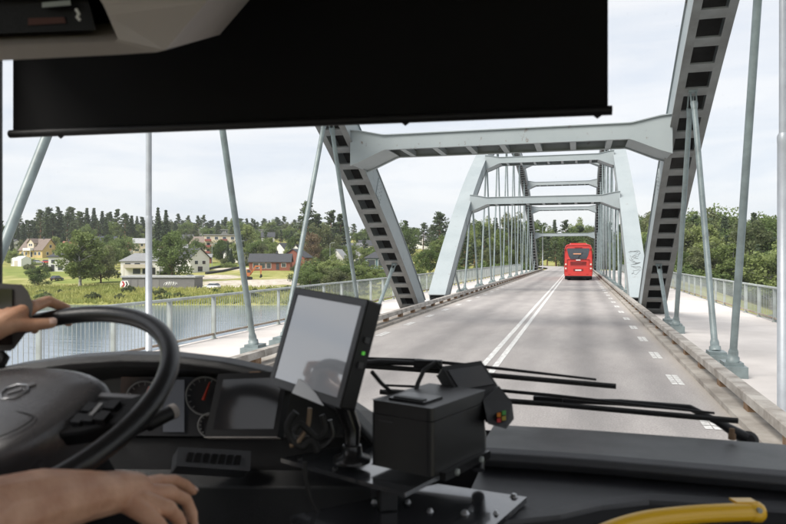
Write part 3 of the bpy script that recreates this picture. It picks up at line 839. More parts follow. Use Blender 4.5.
for row, (d0, hh) in enumerate(((500, 19), (560, 20), (640, 17))):
    px = 135.0 + row * 2
    while px < 345:
        d = d0 + rr.uniform(-15, 15)
        k = rr.random()
        if k < 0.5: plant(rr.choice(P_PINE), px, d, hpx(hh * rr.uniform(0.8, 1.25), d, 16), 'pine_tree', 'small distant pine in the %s skyline row above the %s' % (ROWS[row], ridge_mark(px)), G2, sx=1.4)
        elif k < 0.65: plant(rr.choice(P_SPR), px, d, hpx(hh * rr.uniform(0.8, 1.2), d, 16), 'spruce_tree', 'small distant spruce in the %s skyline row above the %s' % (ROWS[row], ridge_mark(px)), G2, sx=1.3)
        else: plant(rr.choice(P_DEC), px, d, hpx(hh * rr.uniform(0.7, 1.0), d, 10), 'leafy_tree', 'small distant leafy tree in the %s skyline row above the %s' % (ROWS[row], ridge_mark(px)), G2, sx=1.2)
        px += rr.uniform(6, 10)
# single trees among the houses
def single(kind, px, base_d, top_y, label, sx=1.0, name='leafy_tree'):
    d = base_d; z = lz(px, d); by = HOR - (z - EYE) * FPX / d
    bh = 16 if kind in P_PINE + P_SPR else 10
    plant(kind, px, d, hpx(max(6, by - top_y), d, bh), name, label, None, sx=sx)
single(P_DEC[3], 80, 168, 229, 'tall full birch in front of the dark blue roofed house', 1.25)
single(P_DEC[4], 101, 182, 246, 'dull brownish-green tree beside the tall birch', 1.2)
single(P_DEC[0], 38, 172, 267, 'round dark bush-like tree on the sloping lawn', 1.5)
single(P_DEC[2], 122, 262, 236, 'mid-green tree below the cream house', 1.1)
single(P_DEC[0], 62, 280, 243, 'small tree beside the yellow house gable', 1.2)
single(P_DEC[0], 172, 190, 232, 'dense tall tree behind the grey garage block', 1.15)
single(P_DEC[3], 246, 300, 223, 'slender tree behind the lowest hanger rod beside the apartment block', 0.9)
single(P_SPR[1], 225, 285, 240, 'small conical spruce before the apartment balconies', 0.9, 'spruce_tree')
single(P_DEC[1], 262, 290, 240, 'pale green tree behind the brick house', 1.0)
single(P_DEC[0], 293, 300, 236, 'small tree at the gable of the white house on the slope', 0.8)
single(P_PINE[1], 309, 300, 202, 'tallest pine above the withered tree', 1.25, 'pine_tree')
single(P_PINE[3], 318, 310, 214, 'pine standing close to the tallest pine', 1.3, 'pine_tree')
single(P_PINE[0], 330, 312, 211, 'second pine right of the tallest pine above the dark house', 1.4, 'pine_tree')
single(P_PINE[2], 341, 318, 214, 'pine directly behind the dark timber house', 1.4, 'pine_tree')
single(P_DEC[4], 326, 290, 224, 'dense olive tree under the group of pines', 1.0)
single(P_THIN[0], 313, 250, 231, 'withered brown tree by the brick house', 0.95)
single(P_DEC[1], 352, 262, 243, 'bright yellow-green tree before the dark timber house', 0.95)
single(P_DEC[2], 405, 300, 222, 'leafy tree directly behind the foot of the near arch', 0.9)
G8 = 'leafy garden trees on the hillside'
for row, d0 in enumerate((392, 425, 458)):
    px = 138.0 + row * 4
    while px < 425:
        d = d0 + rr.uniform(-12, 12); hh = rr.uniform(6, 10.5)
        if rr.random() < 0.6: plant(rr.choice(P_DEC), px, d, hh / 10, 'leafy_tree', 'leafy tree in the %s row of the belt above the %s' % (ROWS[row], ridge_mark(px)), 'belt of trees above the hillside houses', sx=1.25)
        else: plant(rr.choice(P_PINE), px, d, hh * 1.2 / 16, 'pine_tree', 'pine in the %s row of the belt above the %s' % (ROWS[row], ridge_mark(px)), 'belt of trees above the hillside houses', sx=1.4)
        px += rr.uniform(9, 16)
hill = [(12, 300), (66, 310), (76, 300), (88, 320), (118, 330), (128, 340), (150, 300), (115, 290), (158, 260), (172, 300), (180, 320), (190, 345), (212, 360), (236, 350), (240, 290), (256, 262), (268, 300), (300, 330), (290, 268), (318, 270), (330, 262), (366, 300), (362, 270), (395, 262), (388, 320), (235, 400), (262, 410), (290, 420), (200, 400), (175, 380), (160, 400), (310, 380), (370, 360), (245, 440), (275, 455), (215, 440), (185, 440), (300, 450), (325, 420), (96, 262), (110, 240), (150, 232), (222, 272), (10, 265), (70, 262)]
for px, d in hill:
    kd = rr.random(); px += rr.uniform(-3, 3)
    hh = rr.uniform(5.5, 9.5)
    if kd < 0.75: plant(rr.choice(P_DEC), px, d, hh / 10, 'leafy_tree', 'leafy garden tree ' + near_mark(px, d), G8, sx=1.1)
    elif kd < 0.88: plant(rr.choice(P_PINE), px, d, hh * 1.3 / 16, 'pine_tree', 'garden pine ' + near_mark(px, d), G8, sx=1.3)
    else: plant(rr.choice(P_SPR), px, d, hh * 1.2 / 16, 'spruce_tree', 'garden spruce ' + near_mark(px, d), G8, sx=1.2)
rh = random.Random(31); spots = []
while len(spots) < 60:
    px, d = rh.uniform(8, 405), rh.uniform(238, 352); l = (px - PW / 2) / FPX * d
    if (16 < px < 68 and d < 310) or (130 < px < 150 and d < 335) or (255 < px < 300 and d < 240): continue
    if any((d - m[2] + 3) ** 2 / 1.4 + (l - (m[1] - PW / 2) / FPX * m[2]) ** 2 < 70 for m in MARKS): continue
    spots.append((px, d)); hh = rh.uniform(4.5, 9)
    if rh.random() < 0.8: plant(rh.choice(P_DEC), px, d, hh / 10, 'leafy_tree', 'leafy garden tree ' + near_mark(px, d), G8, sx=1.15)
    else: plant(rh.choice(P_SPR + P_PINE), px, d, hh * 1.3 / 16, 'conifer', 'dark garden conifer ' + near_mark(px, d), G8, sx=1.25)
G3 = 'broad leafy shrubs on the bank behind the railing'
for px, d, ty in ((300, 172, 264), (318, 168, 258), (332, 164, 256), (347, 160, 260), (361, 158, 262), (376, 170, 266), (392, 158, 268), (405, 162, 266), (310, 160, 268), (340, 152, 268)):
    z = lz(px, d); by = HOR - (z - EYE) * FPX / d
    plant(rr.choice(P_DEC), px, d, hpx(by - ty, d, 10), 'leafy_tree', 'low broad leafy tree on the bank between teal house and railing', G3, sx=1.5)
G4 = 'leafy wood beside the bridge landing'
for px, d, ty in ((418, 205, 252), (430, 190, 246), (440, 230, 236), (452, 235, 232), (446, 175, 256), (462, 170, 258), (420, 160, 266), (436, 155, 270), (456, 200, 246)):
    z = lz(px, d); by = HOR - (z - EYE) * FPX / d
    plant(rr.choice(P_DEC), px, d, hpx(by - ty, d, 10), 'leafy_tree', 'leafy tree in the wood between the two near arch feet', G4, sx=1.15)
for k in range(9):
    px = 405 + k * 9; d = 330 + rr.uniform(-20, 20)
    z = lz(px, d); by = HOR - (z - EYE) * FPX / d
    plant(rr.choice(P_PINE), px, d, hpx(by - rr.uniform(220, 229), d, 16), 'pine_tree', 'distant pine on the rise behind the white and grey roofs', 'distant pines behind the white and grey roofs', sx=1.4)
plant(P_PINE[1], 440, 260, hpx(52, 260, 16), 'pine_tree', 'tall pine rising above the wood beside the far arch leg', None, sx=1.35)
# forest that closes the view past the bridge
G5 = 'forest behind the far end of the bridge'
for row, (d0, ty) in enumerate(((165, 240), (200, 229), (240, 221), (300, 216))):
    px = 464.0 + row * 4
    while px < 668:
        d = d0 + rr.uniform(-14, 14); x, y = ground_xy(px, d)
        if abs(x - float(road_axis(y))) > 8.5:
            z = float(land(x, y)); by = HOR - (z - EYE) * FPX / d
            yy = ty + rr.uniform(-5, 9) + 7 * (525 < px < 620)
            k = rr.random()
            if k < 0.45: plant(rr.choice(P_DEC), px, d, hpx(by - yy, d, 10), 'leafy_tree', 'leafy tree in the %s forest row past the bridge, %s side of the road' % (ROWS[row], 'house' if x < float(road_axis(y)) else 'wood'), G5, sx=0.9)
            elif k < 0.85: plant(rr.choice(P_PINE), px, d, hpx(by - yy, d, 16), 'pine_tree', 'pine in the %s forest row past the bridge, %s side of the road' % (ROWS[row], 'house' if x < float(road_axis(y)) else 'wood'), G5, sx=1.35)
            else: plant(rr.choice(P_SPR), px, d, hpx(by - yy, d, 16), 'spruce_tree', 'spruce in the %s forest row past the bridge, %s side of the road' % (ROWS[row], 'house' if x < float(road_axis(y)) else 'wood'), G5, sx=1.2)
        px += rr.uniform(8, 13)
G6 = 'woods beside the wood-side walkway'
for row, (d0, ty, st) in enumerate(((128, 244, 26), (150, 228, 19), (180, 219, 15), (215, 214, 13))):
    px = 648.0 + row * 5
    while px < 830:
        d = d0 + rr.uniform(-8, 8); x, y = ground_xy(px, d)
        z = float(land(x, y)); by = HOR - (z - EYE) * FPX / d
        yy = ty + rr.uniform(-7, 8)
        k = rr.random()
        if k < 0.62: plant(rr.choice(P_DEC), px, d, hpx(by - yy, d, 10), 'leafy_tree', 'leafy tree in the %s row of woods behind the wood-side railing' % ROWS[row], G6, sx=1.1)
        elif k < 0.9: plant(rr.choice(P_PINE), px, d, hpx(by - yy, d, 16), 'pine_tree', 'pine in the %s row of woods behind the wood-side railing' % ROWS[row], G6, sx=1.4)
        else: plant(rr.choice(P_SPR), px, d, hpx(by - yy, d, 16), 'spruce_tree', 'spruce in the %s row of woods behind the wood-side railing' % ROWS[row], G6, sx=1.2)
        px += st * rr.uniform(0.7, 1.15)
plant(P_DEC[1], 771, 118, hpx(66, 118, 10), 'leafy_tree', 'big round leafy tree close behind the wood-side railing', None, sx=1.2)
plant(P_DEC[3], 733, 122, hpx(52, 122, 10), 'leafy_tree', 'smaller round leafy tree next to the big round one', None, sx=1.1)
plant(P_SPR[0], 754, 175, hpx(70, 175, 16), 'spruce_tree', 'spruce whose tip tops the woods behind the big round tree', None, sx=1.1)
# shrubs along the water
G7 = 'shrubs along the waterside meadow'
for k in range(46):
    px = rr.uniform(5, 420); d = rr.uniform(134, 158)
    plant(rr.choice(P_BUSH), px, d, rr.uniform(0.35, 0.85), 'shrub', 'low green shrub in the waterside meadow ' + near_mark(px, d), G7, 'shrub', parts=('stem', 'foliage'), sx=1.3)
for k in range(70):
    px = rr.uniform(20, 400); d = rr.uniform(205, 310)
    plant(rr.choice(P_BUSH), px, d, rr.uniform(0.7, 1.5), 'shrub', 'green garden shrub ' + near_mark(px, d), 'garden shrubs among the houses', 'shrub', parts=('stem', 'foliage'), sx=1.2)
for k in range(26):
    px = rr.uniform(640, 800); d = rr.uniform(118, 132)
    plant(rr.choice(P_BUSH), px, d, rr.uniform(0.9, 1.7), 'shrub', 'green shrub under the trees behind the wood-side railing', 'shrubs under the woods', 'shrub', parts=('stem', 'foliage'), sx=1.3)
for k in range(36):
    px = rr.uniform(420, 650); d = rr.uniform(122, 160); x, y = ground_xy(px, d)
    if abs(x - float(road_axis(y))) > 6.5 and y > 121:
        plant(rr.choice(P_BUSH), px, d, rr.uniform(0.7, 1.4), 'shrub', 'bright green shrub at the end of the bridge', 'shrubs at the bridge end', 'shrub', parts=('stem', 'foliage'), sx=1.3)
# tall meadow grass
def meadow():
    rng = np.random.default_rng(77); N = 26000
    d = rng.uniform(127, 172, N); l = rng.uniform(-125, 12, N)
    x = FWD.x * d + RGT.x * l; y = FWD.y * d + RGT.y * l; z = land(x, y)
    ok = (z > WATER_Z + 0.1)
    pxx = PW / 2 + FPX * l / d
    ok &= ~((pxx > 128) & (pxx < 202) & (d > 160)) & ~((pxx > 190) & (d > 163))
    x, y, z, = x[ok], y[ok], z[ok]; N = len(x)
    hgt = rng.uniform(0.35, 1.0, N); wd = rng.uniform(0.15, 0.4, N); a = rng.uniform(0, 3.14, N)
    dx, dy = np.cos(a) * wd, np.sin(a) * wd; ox, oy = rng.normal(0, 0.2, N), rng.normal(0, 0.2, N)
    V = np.stack([np.stack([x - dx, y - dy, z - 0.05], -1), np.stack([x + dx, y + dy, z - 0.05], -1), np.stack([x + ox, y + oy, z + hgt], -1)], 1).reshape(-1, 3)
    m = mat_leaf('meadow_grass', (0.20, 0.26, 0.060), (0.42, 0.42, 0.15), scale=0.12)
    link(bpy.data.objects.new('grass', np_mesh('grass', V, np.arange(3 * N).reshape(N, 3), m)), kind='stuff', label='tall yellow-green meadow grass along the river bank', cat='grass')
meadow()

# ------------------------------------------------------------------ houses
GLASS_D = mat('window_glass', (0.05, 0.06, 0.07), 0.08, 0, spec=0.8)
def wallm(n, c): return mat('wall_' + n, c, 0.8, 0, var=0.1, vscale=1.5, stretch=(1, 1, 6))
def roofm(n, c): return mat('roof_' + n, c, 0.75, 0, var=0.25, vscale=2.5)
W_WHITE = wallm('white', (0.74, 0.73, 0.70)); W_YEL = wallm('yellow', (0.56, 0.42, 0.19)); W_CREAM = wallm('cream', (0.62, 0.55, 0.42)); W_RED = wallm('brick', (0.24, 0.085, 0.055)); W_BALC = wallm('balcony_red', (0.27, 0.085, 0.075))
W_DARK = wallm('dark_timber', (0.10, 0.055, 0.045)); W_TEAL = wallm('teal', (0.10, 0.17, 0.20)); W_GREY = wallm('grey', (0.20, 0.20, 0.20)); W_BLUE = wallm('bluegrey', (0.16, 0.20, 0.26)); W_BEIGE = wallm('beige', (0.52, 0.47, 0.39))
R_BROWN = roofm('brown', (0.20, 0.155, 0.13)); R_DARK = roofm('dark', (0.055, 0.058, 0.065)); R_GREY = roofm('grey', (0.26, 0.265, 0.27)); R_BLUE = roofm('blue', (0.06, 0.07, 0.095)); R_PALE = roofm('pale', (0.42, 0.43, 0.44)); R_RED = roofm('red', (0.30, 0.12, 0.08))

def window(t, x, z, w, h, y=-0.0, side=None):
    """a window in the local front wall (y = front plane); side='e' puts it in the gable wall"""
    f, g = MB(), MB()
    if side is None:
        f.rng((x - w / 2 - 0.09, y - 0.06, z - h / 2 - 0.09), (x + w / 2 + 0.09, y + 0.05, z + h / 2 + 0.09)); g.rng((x - w / 2, y - 0.085, z - h / 2), (x + w / 2, y - 0.05, z + h / 2))
    else:
        f.rng((side - 0.05, x - w / 2 - 0.09, z - h / 2 - 0.09), (side + 0.06, x + w / 2 + 0.09, z + h / 2 + 0.09)); g.rng((side + 0.05, x - w / 2, z - h / 2), (side + 0.085, x + w / 2, z + h / 2))
    o = f.build('window', WHITE, t); g.build('pane', GLASS_D, o)

def house(name, label, px, d, w, dp, hw, hr, rot, wm, rm, wins=(), gable=(), style='gable', chimney=None, door=None, balcony=None, dormer=None, cat='house', zoff=0.0):
    x, y = ground_xy(px, d)
    t = thing(name, label, cat, (x, y, float(land(x, y)) + zoff), PSI + R(rot))
    q = MB(); W, Dp = w / 2, dp / 2
    if style == 'gable':       # ridge along local x
        q.loft([[(xx, -Dp, -1.5), (xx, Dp, -1.5), (xx, Dp, hw), (xx, 0, hw + hr - 0.12), (xx, -Dp, hw)] for xx in (-W, W)])
    else:
        q.rng((-W, -Dp, -1.5), (W, Dp, hw))
    q.build('wall', wm, t)
    e = 0.45; th = 0.16
    q = MB()
    if style == 'gable':
        k = hr / Dp
        q.loft([[(xx, -Dp - e, hw - e * k), (xx, 0, hw + hr), (xx, Dp + e, hw - e * k), (xx, Dp + e, hw - e * k + th), (xx, 0, hw + hr + th), (xx, -Dp - e, hw - e * k + th)] for xx in (-W - e, W + e)])
    elif style == 'hip':
        b0 = [(-W - e, -Dp - e, hw), (W + e, -Dp - e, hw), (W + e, Dp + e, hw), (-W - e, Dp + e, hw)]
        rx = max(0.3, W - Dp * 0.8)
        q.add([(p[0], p[1], hw + 0.003) for p in b0] + [(p[0], p[1], hw + th) for p in b0] + [(-rx, 0, hw + hr), (rx, 0, hw + hr)],
              [(0, 3, 2, 1), (0, 1, 5, 4), (1, 2, 6, 5), (2, 3, 7, 6), (3, 0, 4, 7), (4, 5, 9, 8), (5, 6, 9), (6, 7, 8, 9), (7, 4, 8)])
    else:
        q.rng((-W - e, -Dp - e, hw + 0.003), (W + e, Dp + e, hw + hr))
    rf = q.build('roof', rm, t)
    if chimney is not None:
        q = MB(); q.rng((chimney - 0.35, -0.3, hw + hr * 0.4), (chimney + 0.35, 0.3, hw + hr + 0.9)); q.rng((chimney - 0.42, -0.37, hw + hr + 0.9), (chimney + 0.42, 0.37, hw + hr + 1.0)); q.build('chimney', R_DARK, rf)
    for (wx, wz, ww, wh) in wins: window(t, wx, wz, ww, wh, -Dp)
    for (wy, wz, ww, wh) in gable: window(t, wy, wz, ww, wh, side=W)
    if door:
        q = MB(); q.rng((door - 0.5, -Dp - 0.06, 0), (door + 0.5, -Dp + 0.03, 2.1)); o = q.build('door', R_DARK, t)
        q = MB(); q.rng((door + 0.32, -Dp - 0.12, 1.0), (door + 0.42, -Dp - 0.061, 1.05)); q.build('handle', GALV, o)
    if balcony:
        bx0, bx1, bz, bdp, bmat = balcony
        q = MB(); q.rng((bx0, -Dp - bdp, bz - 0.15), (bx1, -Dp - 0.003, bz)); q.rng((bx0, -Dp - bdp, bz + 0.003), (bx1, -Dp - bdp + 0.06, bz + 0.95))
        for xx in (bx0, bx1 - 0.06): q.rng((xx, -Dp - bdp + 0.063, bz + 0.003), (xx + 0.06, -Dp - 0.003, bz + 0.95))
        b_ = q.build('balcony', bmat, t)
        q = MB()
        for xx in (bx0 + 0.1, bx1 - 0.2): q.rng((xx, -Dp - bdp + 0.08, -1.5), (xx + 0.12, -Dp - bdp + 0.2, bz - 0.153))
        q.build('balcony_support', bmat, b_)
    if dormer:
        dx, dw, dm, drm = dormer
        z0, z1, z2 = hw + hr * 0.15, hw + hr * 0.62, hw + hr * 1.02
        q = MB(); q.loft([[(dx - dw / 2, yy, z0), (dx + dw / 2, yy, z0), (dx + dw / 2, yy, z1), (dx, yy, z2 - 0.1), (dx - dw / 2, yy, z1)] for yy in (-Dp * 0.92, 0)]); o = q.build('dormer', dm, rf)
        q = MB(); q.loft([[(dx - dw / 2 - 0.3, yy, z1 - 0.25), (dx, yy, z2), (dx + dw / 2 + 0.3, yy, z1 - 0.25), (dx + dw / 2 + 0.3, yy, z1 - 0.1), (dx, yy, z2 + 0.15), (dx - dw / 2 - 0.3, yy, z1 - 0.1)] for yy in (-Dp * 0.92 - 0.35, 0)]); q.build('dormer_roof', drm, rf)
        window(t, dx - 0.55, (z0 + z1) / 2 + 0.25, 0.75, 1.0, -Dp * 0.92); window(t, dx + 0.55, (z0 + z1) / 2 + 0.25, 0.75, 1.0, -Dp * 0.92)
    return t

house('yellow_house', 'yellow timber house with brown roof, white dormer and balcony', 39, 296, 13.0, 8.5, 3.2, 4.6, -20, W_YEL, R_BROWN, [(-4.6, 1.5, 1.2, 1.3), (-2.6, 1.5, 1.0, 1.3), (2.6, 1.5, 1.2, 1.3), (4.8, 1.5, 1.2, 1.3)], [(-1.6, 1.5, 1.0, 1.2), (1.6, 1.5, 1.0, 1.2), (0, 4.6, 1.1, 1.2)], dormer=(-0.5, 3.6, W_CREAM, R_BROWN), balcony=(-2.6, 1.6, 2.9, 1.8, WHITE), door=0.4, chimney=3.0)
house('white_house', 'small white house with dark hipped roof below the yellow house', 59, 226, 5.2, 5.0, 4.6, 1.7, 12, W_WHITE, R_DARK, [(-1.2, 3.2, 1.1, 1.1), (1.1, 3.2, 1.1, 1.1), (1.0, 1.0, 1.4, 1.3)], style='hip', door=-1.3)
house('blue_roofed_house', 'house with steep dark blue roof behind the tall birch', 105, 338, 10.5, 8, 3.0, 4.6, 18, W_BLUE, R_BLUE, [(-3, 1.5, 1.2, 1.2), (0, 1.5, 1.2, 1.2), (3, 1.5, 1.2, 1.2)], [(0, 4.2, 1.2, 1.3), (-1.5, 1.5, 1, 1.2)], chimney=-2.5)
house('cream_house', 'cream two-storey house with gable roof high on the slope', 141, 330, 7.0, 6.0, 4.6, 2.2, 24, W_CREAM, R_PALE, [(-2, 3.6, 0.9, 1.1), (0.2, 3.6, 0.9, 1.1), (2.2, 3.6, 0.9, 1.1), (-2, 1.2, 1.6, 1.1), (1.5, 1.2, 1.6, 1.1)], [(0, 3.6, 1.0, 1.1)])
house('grey_roofed_house', 'white house with grey hipped roof and terrace above the garage block', 143, 212, 11.4, 8, 4.0, 2.6, 8, W_WHITE, R_GREY, [(-3.6, 3.0, 1.6, 1.0), (-0.8, 3.0, 1.6, 1.0), (2.2, 3.0, 1.4, 1.0), (-1.0, 1.0, 2.2, 1.6), (1.6, 1.0, 1.8, 1.6)], style='hip', door=4.0, balcony=(-4.5, 3.5, 2.2, 1.6, W_BEIGE))
house('dark_roofed_house', 'white house with dark gable roof behind the dense tall tree', 192, 224, 7.6, 8, 4.6, 3.0, -32, W_WHITE, R_DARK, [(-2, 3.0, 1.4, 1.1), (1.5, 3.0, 1.4, 1.1), (-1, 0.9, 2.0, 1.4)], [(-1.6, 3.0, 1.3, 1.1), (1.6, 3.0, 1.3, 1.1), (0, 0.9, 2.0, 1.6)], chimney=1.5)
house('brown_roofed_house', 'house with brown gable roof beside the apartment block', 202, 335, 9, 8, 3.4, 3.6, -25, W_BEIGE, R_BROWN, [(-2, 1.6, 1.2, 1.2), (1.6, 1.6, 1.2, 1.2)], [(0, 3.6, 1.0, 1.2), (-1.6, 1.6, 1, 1.2)])
house('shed', 'small red-brown shed below the apartment block', 206, 262, 4.2, 3.5, 2.4, 1.0, 10, W_RED, R_GREY, [(0.8, 1.4, 0.9, 0.9)], door=-0.9, cat='shed')
def apartment(name, label, px, d, w, rot, wm, cols, floors, accent=None):
    x, y = ground_xy(px, d); t = thing(name, label, 'apartment block', (x, y, float(land(x, y))), PSI + R(rot))
    H = floors * 2.8; q = MB(); q.rng((-w / 2, -5, -2.5), (w / 2, 5, H)); q.build('wall', wm, t)
    q = MB(); q.rng((-w / 2 - 0.4, -5.5, H + 0.003), (w / 2 + 0.4, 5.5, H + 0.45)); q.build('roof', R_GREY, t)
    for f in range(floors):
        for c in range(cols):
            xx = -w / 2 + (c + 0.5) * w / cols; zz = f * 2.8 + 1.5
            if accent and c % 2 == 0:
                q = MB(); q.rng((xx - 1.5, -6.2, f * 2.8 + 0.1), (xx + 1.5, -5.003, f * 2.8 + 0.22)); q.rng((xx - 1.5, -6.2, f * 2.8 + 0.223), (xx + 1.5, -6.12, f * 2.8 + 1.05)); q.build('balcony', accent, t)
            window(t, xx, zz, 1.5, 1.3, -5)
apartment('apartment_block', 'flat-roofed cream apartment block with red balcony fronts', 222, 318, 14.5, 6, W_CREAM, 4, 3, W_BALC)
apartment('apartment_block', 'long pale apartment block with plain windows behind the slender tree', 256, 330, 18, -6, W_BEIGE, 6, 2)
apartment('apartment_block', 'very long grey block on the skyline ridge', 246, 480, 64, 3, W_GREY, 18, 2)
house('white_gable_house', 'white gabled house with dark roof above the brick house', 284, 365, 8, 8, 4.6, 4, 62, W_WHITE, R_DARK, [(-2, 1.6, 1.2, 1.2), (1.6, 1.6, 1.2, 1.2)], [(-1.6, 1.6, 1.2, 1.2), (1.6, 1.6, 1.2, 1.2), (0, 5.0, 1.2, 1.2)])
house('white_cottage', 'white cottage with wide windows behind the brick house roof', 277, 345, 9, 6, 2.8, 1.6, 4, W_WHITE, R_PALE, [(-2.6, 1.5, 1.5, 1.1), (0, 1.5, 1.5, 1.1), (2.6, 1.5, 1.5, 1.1)])
house('brick_house', 'low red brick house with dark roof and pale wide windows', 271, 229, 13.5, 8, 2.7, 2.5, 4, W_RED, R_DARK, [(-4.5, 1.3, 1.8, 1.7), (-2.4, 1.3, 1.8, 1.7), (-0.3, 1.3, 1.4, 1.7), (4.6, 1.5, 1.4, 1.2)], chimney=2.0, door=2.6)
house('brick_house', 'red brick wing with dark gable joined behind the low brick house', 297, 238, 6, 9, 3.6, 2.8, 70, W_RED, R_DARK, [(-2, 1.6, 1.4, 1.4), (1, 1.6, 1.4, 1.4)], [(-1.6, 1.6, 1.5, 1.5), (1.6, 1.6, 1.5, 1.5), (0, 4.0, 1.3, 1.2)])
house('dark_timber_house', 'dark red timber house with grey roof under the pines', 351, 326, 10.5, 8, 4.4, 3.2, 6, W_DARK, R_GREY, [(-3.2, 3.0, 1.2, 1.1), (0, 3.0, 1.2, 1.1), (3.2, 3.0, 1.2, 1.1), (-3.2, 0.9, 1.2, 1.1), (2, 0.9, 1.8, 1.1)], chimney=-1.0, balcony=(-5, -1, 2.4, 1.5, W_GREY))
house('white_gable_cottage', 'white cottage gable facing the river under the dark timber house', 339, 268, 6, 5.6, 2.2, 3.2, 74, W_WHITE, R_PALE, [(0, 1.2, 1.2, 1.1)], [(-1.2, 1.2, 1.0, 1.1), (1.2, 1.2, 1.0, 1.1), (0, 3.2, 0.9, 0.9)])
house('teal_house', 'modern teal house with low roof and big glazed front by the arch foot', 378, 205, 7.4, 6.5, 5.4, 2.0, 4, W_TEAL, R_DARK, [(-2.2, 3.9, 2.4, 2.2), (1.2, 3.9, 2.6, 2.2), (-2.0, 1.1, 2.2, 1.8), (1.4, 1.1, 2.2, 1.8)], style='hip')
house('white_house', 'far white house with pale grey roof seen between the arch legs', 418, 360, 8.5, 7, 3.6, 2.0, -10, W_WHITE, R_PALE, [(-2.4, 1.8, 1.2, 1.2), (0.2, 1.8, 1.2, 1.2), (2.6, 1.8, 1.2, 1.2)], zoff=1.5)
house('grey_roofed_house', 'far house with broad light grey roof beside the far white house', 429, 352, 6.5, 6, 3.0, 3.6, 8, W_WHITE, R_GREY, [(-1.5, 1.6, 1.2, 1.2), (1.4, 1.6, 1.2, 1.2)], zoff=1.5)
xtra = [(12, 330, W_WHITE, R_DARK, 'white house with dark roof at the edge of the ridge wood'), (72, 300, W_BEIGE, R_RED, 'beige house with red roof between the birch and the yellow house'), (90, 350, W_CREAM, R_DARK, 'cream house with dark roof half hidden above the tall birch'), (124, 305, W_WHITE, R_RED, 'white house with red roof half hidden below the cream house'), (163, 300, W_WHITE, R_DARK, 'white house with dark roof behind the dense tall tree crown'), (178, 272, W_BEIGE, R_GREY, 'beige house with grey roof uphill of the dark gable roof'), (188, 380, W_WHITE, R_DARK, 'small white house with dark roof high above the brown-roofed house'), (236, 268, W_WHITE, R_DARK, 'white house with dark roof between drain pipes and apartment block'), (240, 380, W_BEIGE, R_BROWN, 'beige house with brown roof above the apartment blocks'), (268, 395, W_WHITE, R_DARK, 'white house with dark roof high above the white gabled house'), (300, 300, W_WHITE, R_DARK, 'white house with dark roof uphill of the brick wing'), (303, 352, W_WHITE, R_GREY, 'white house with grey roof below the tallest pine'), (328, 345, W_BEIGE, R_DARK, 'beige house with dark roof behind the withered tree'), (366, 345, W_WHITE, R_DARK, 'white house with dark roof beside the dark timber house'), (362, 290, W_WHITE, R_GREY, 'white house with grey roof below the dark timber house'), (392, 330, W_BEIGE, R_BROWN, 'beige house with brown roof behind the near arch foot')]
rx = random.Random(12)
for px, d, wm, rm, lb in xtra:
    w_ = rx.uniform(6.5, 9.5)
    house('hillside_house', lb, px, d, w_, rx.uniform(5.5, 7), rx.uniform(2.8, 4.4), rx.uniform(2.2, 3.4), rx.choice((-28, -12, 10, 24, 66)), wm, rm, [(-w_ * 0.3, 1.5, 1.1, 1.1), (0, 1.5, 1.3, 1.1), (w_ * 0.3, 1.5, 1.1, 1.1)], [(-1.3, 1.5, 1.0, 1.1), (1.3, 1.5, 1.0, 1.1), (0, 3.6, 0.9, 0.9)], chimney=rx.choice((None, 1.2, -1.5)))
# grey garage block with graffiti
t = thing('garage_block', 'long low grey garage block with white graffiti on its wall', 'garage', (*ground_xy(163, 165), lz(163, 165)), PSI + R(-3))
q = MB(); q.rng((-8.8, -3, -1.5), (8.8, 3, 2.55)); q.build('wall', wallm('garage_grey', (0.17, 0.165, 0.165)), t)
q = MB(); q.rng((-9.1, -3.3, 2.553), (9.1, 3.3, 2.95)); q.build('roof', R_PALE, t)
for k in range(5):
    q = MB(); q.rng((-8.2 + k * 1.75, -3.05, 0.02), (-6.75 + k * 1.75, -2.98, 2.1)); q.build('garage_door', wallm('garage_door', (0.20, 0.195, 0.19)), t)
q = MB(); rg = random.Random(8)
for k in range(9):
    cx = 1.6 + k * 0.33; hh = 0.5 + 0.7 * math.sin(math.pi * (k + 0.7) / 9.5)
    q.tube([(cx - 0.15, -3.02, 0.7), (cx + rg.uniform(-.1, .2), -3.02, 0.75 + hh * 0.6), (cx + 0.25, -3.02, 0.75 + hh), (cx + 0.4, -3.02, 0.7 + hh * 0.4)], 0.06, 5)
q.build('graffiti', WHITE, t)
# sign beside the block
t = thing('road_sign', 'white board with red and black arrow shapes beside the garage block', 'sign', (*ground_xy(124.5, 160), lz(124.5, 160)), PSI)
t.scale = (0.8, 0.8, 0.8)
SR, SB = mat('sign_red', (0.45, 0.03, 0.04), 0.5), mat('sign_black', (0.02, 0.02, 0.02), 0.5)
q = MB(); q.prism([(-1.25, 0.45), (0.9, 0.3), (1.35, 1.35), (0.9, 2.5), (-1.0, 2.45), (-1.35, 1.4)], 'y', -0.06, 0.06); q.build('board', WHITE, t)
q = MB(); q.prism([(-1.0, 0.7), (-0.2, 0.65), (0.15, 1.4), (-0.25, 2.3), (-0.85, 2.28), (-0.3, 1.45)], 'y', -0.085, -0.062); q.build('red_mark', SR, t)
q = MB(); q.prism([(0.15, 0.6), (0.65, 0.55), (1.05, 1.38), (0.65, 2.25), (0.3, 2.2), (0.6, 1.4)], 'y', -0.085, -0.062); q.build('black_mark', SB, t)
for s in (-0.8, 0.7):
    q = MB(); q.tube([(s, 0, -1), (s, 0, 0.5)], 0.05, 6); q.build('post', GALV, t)
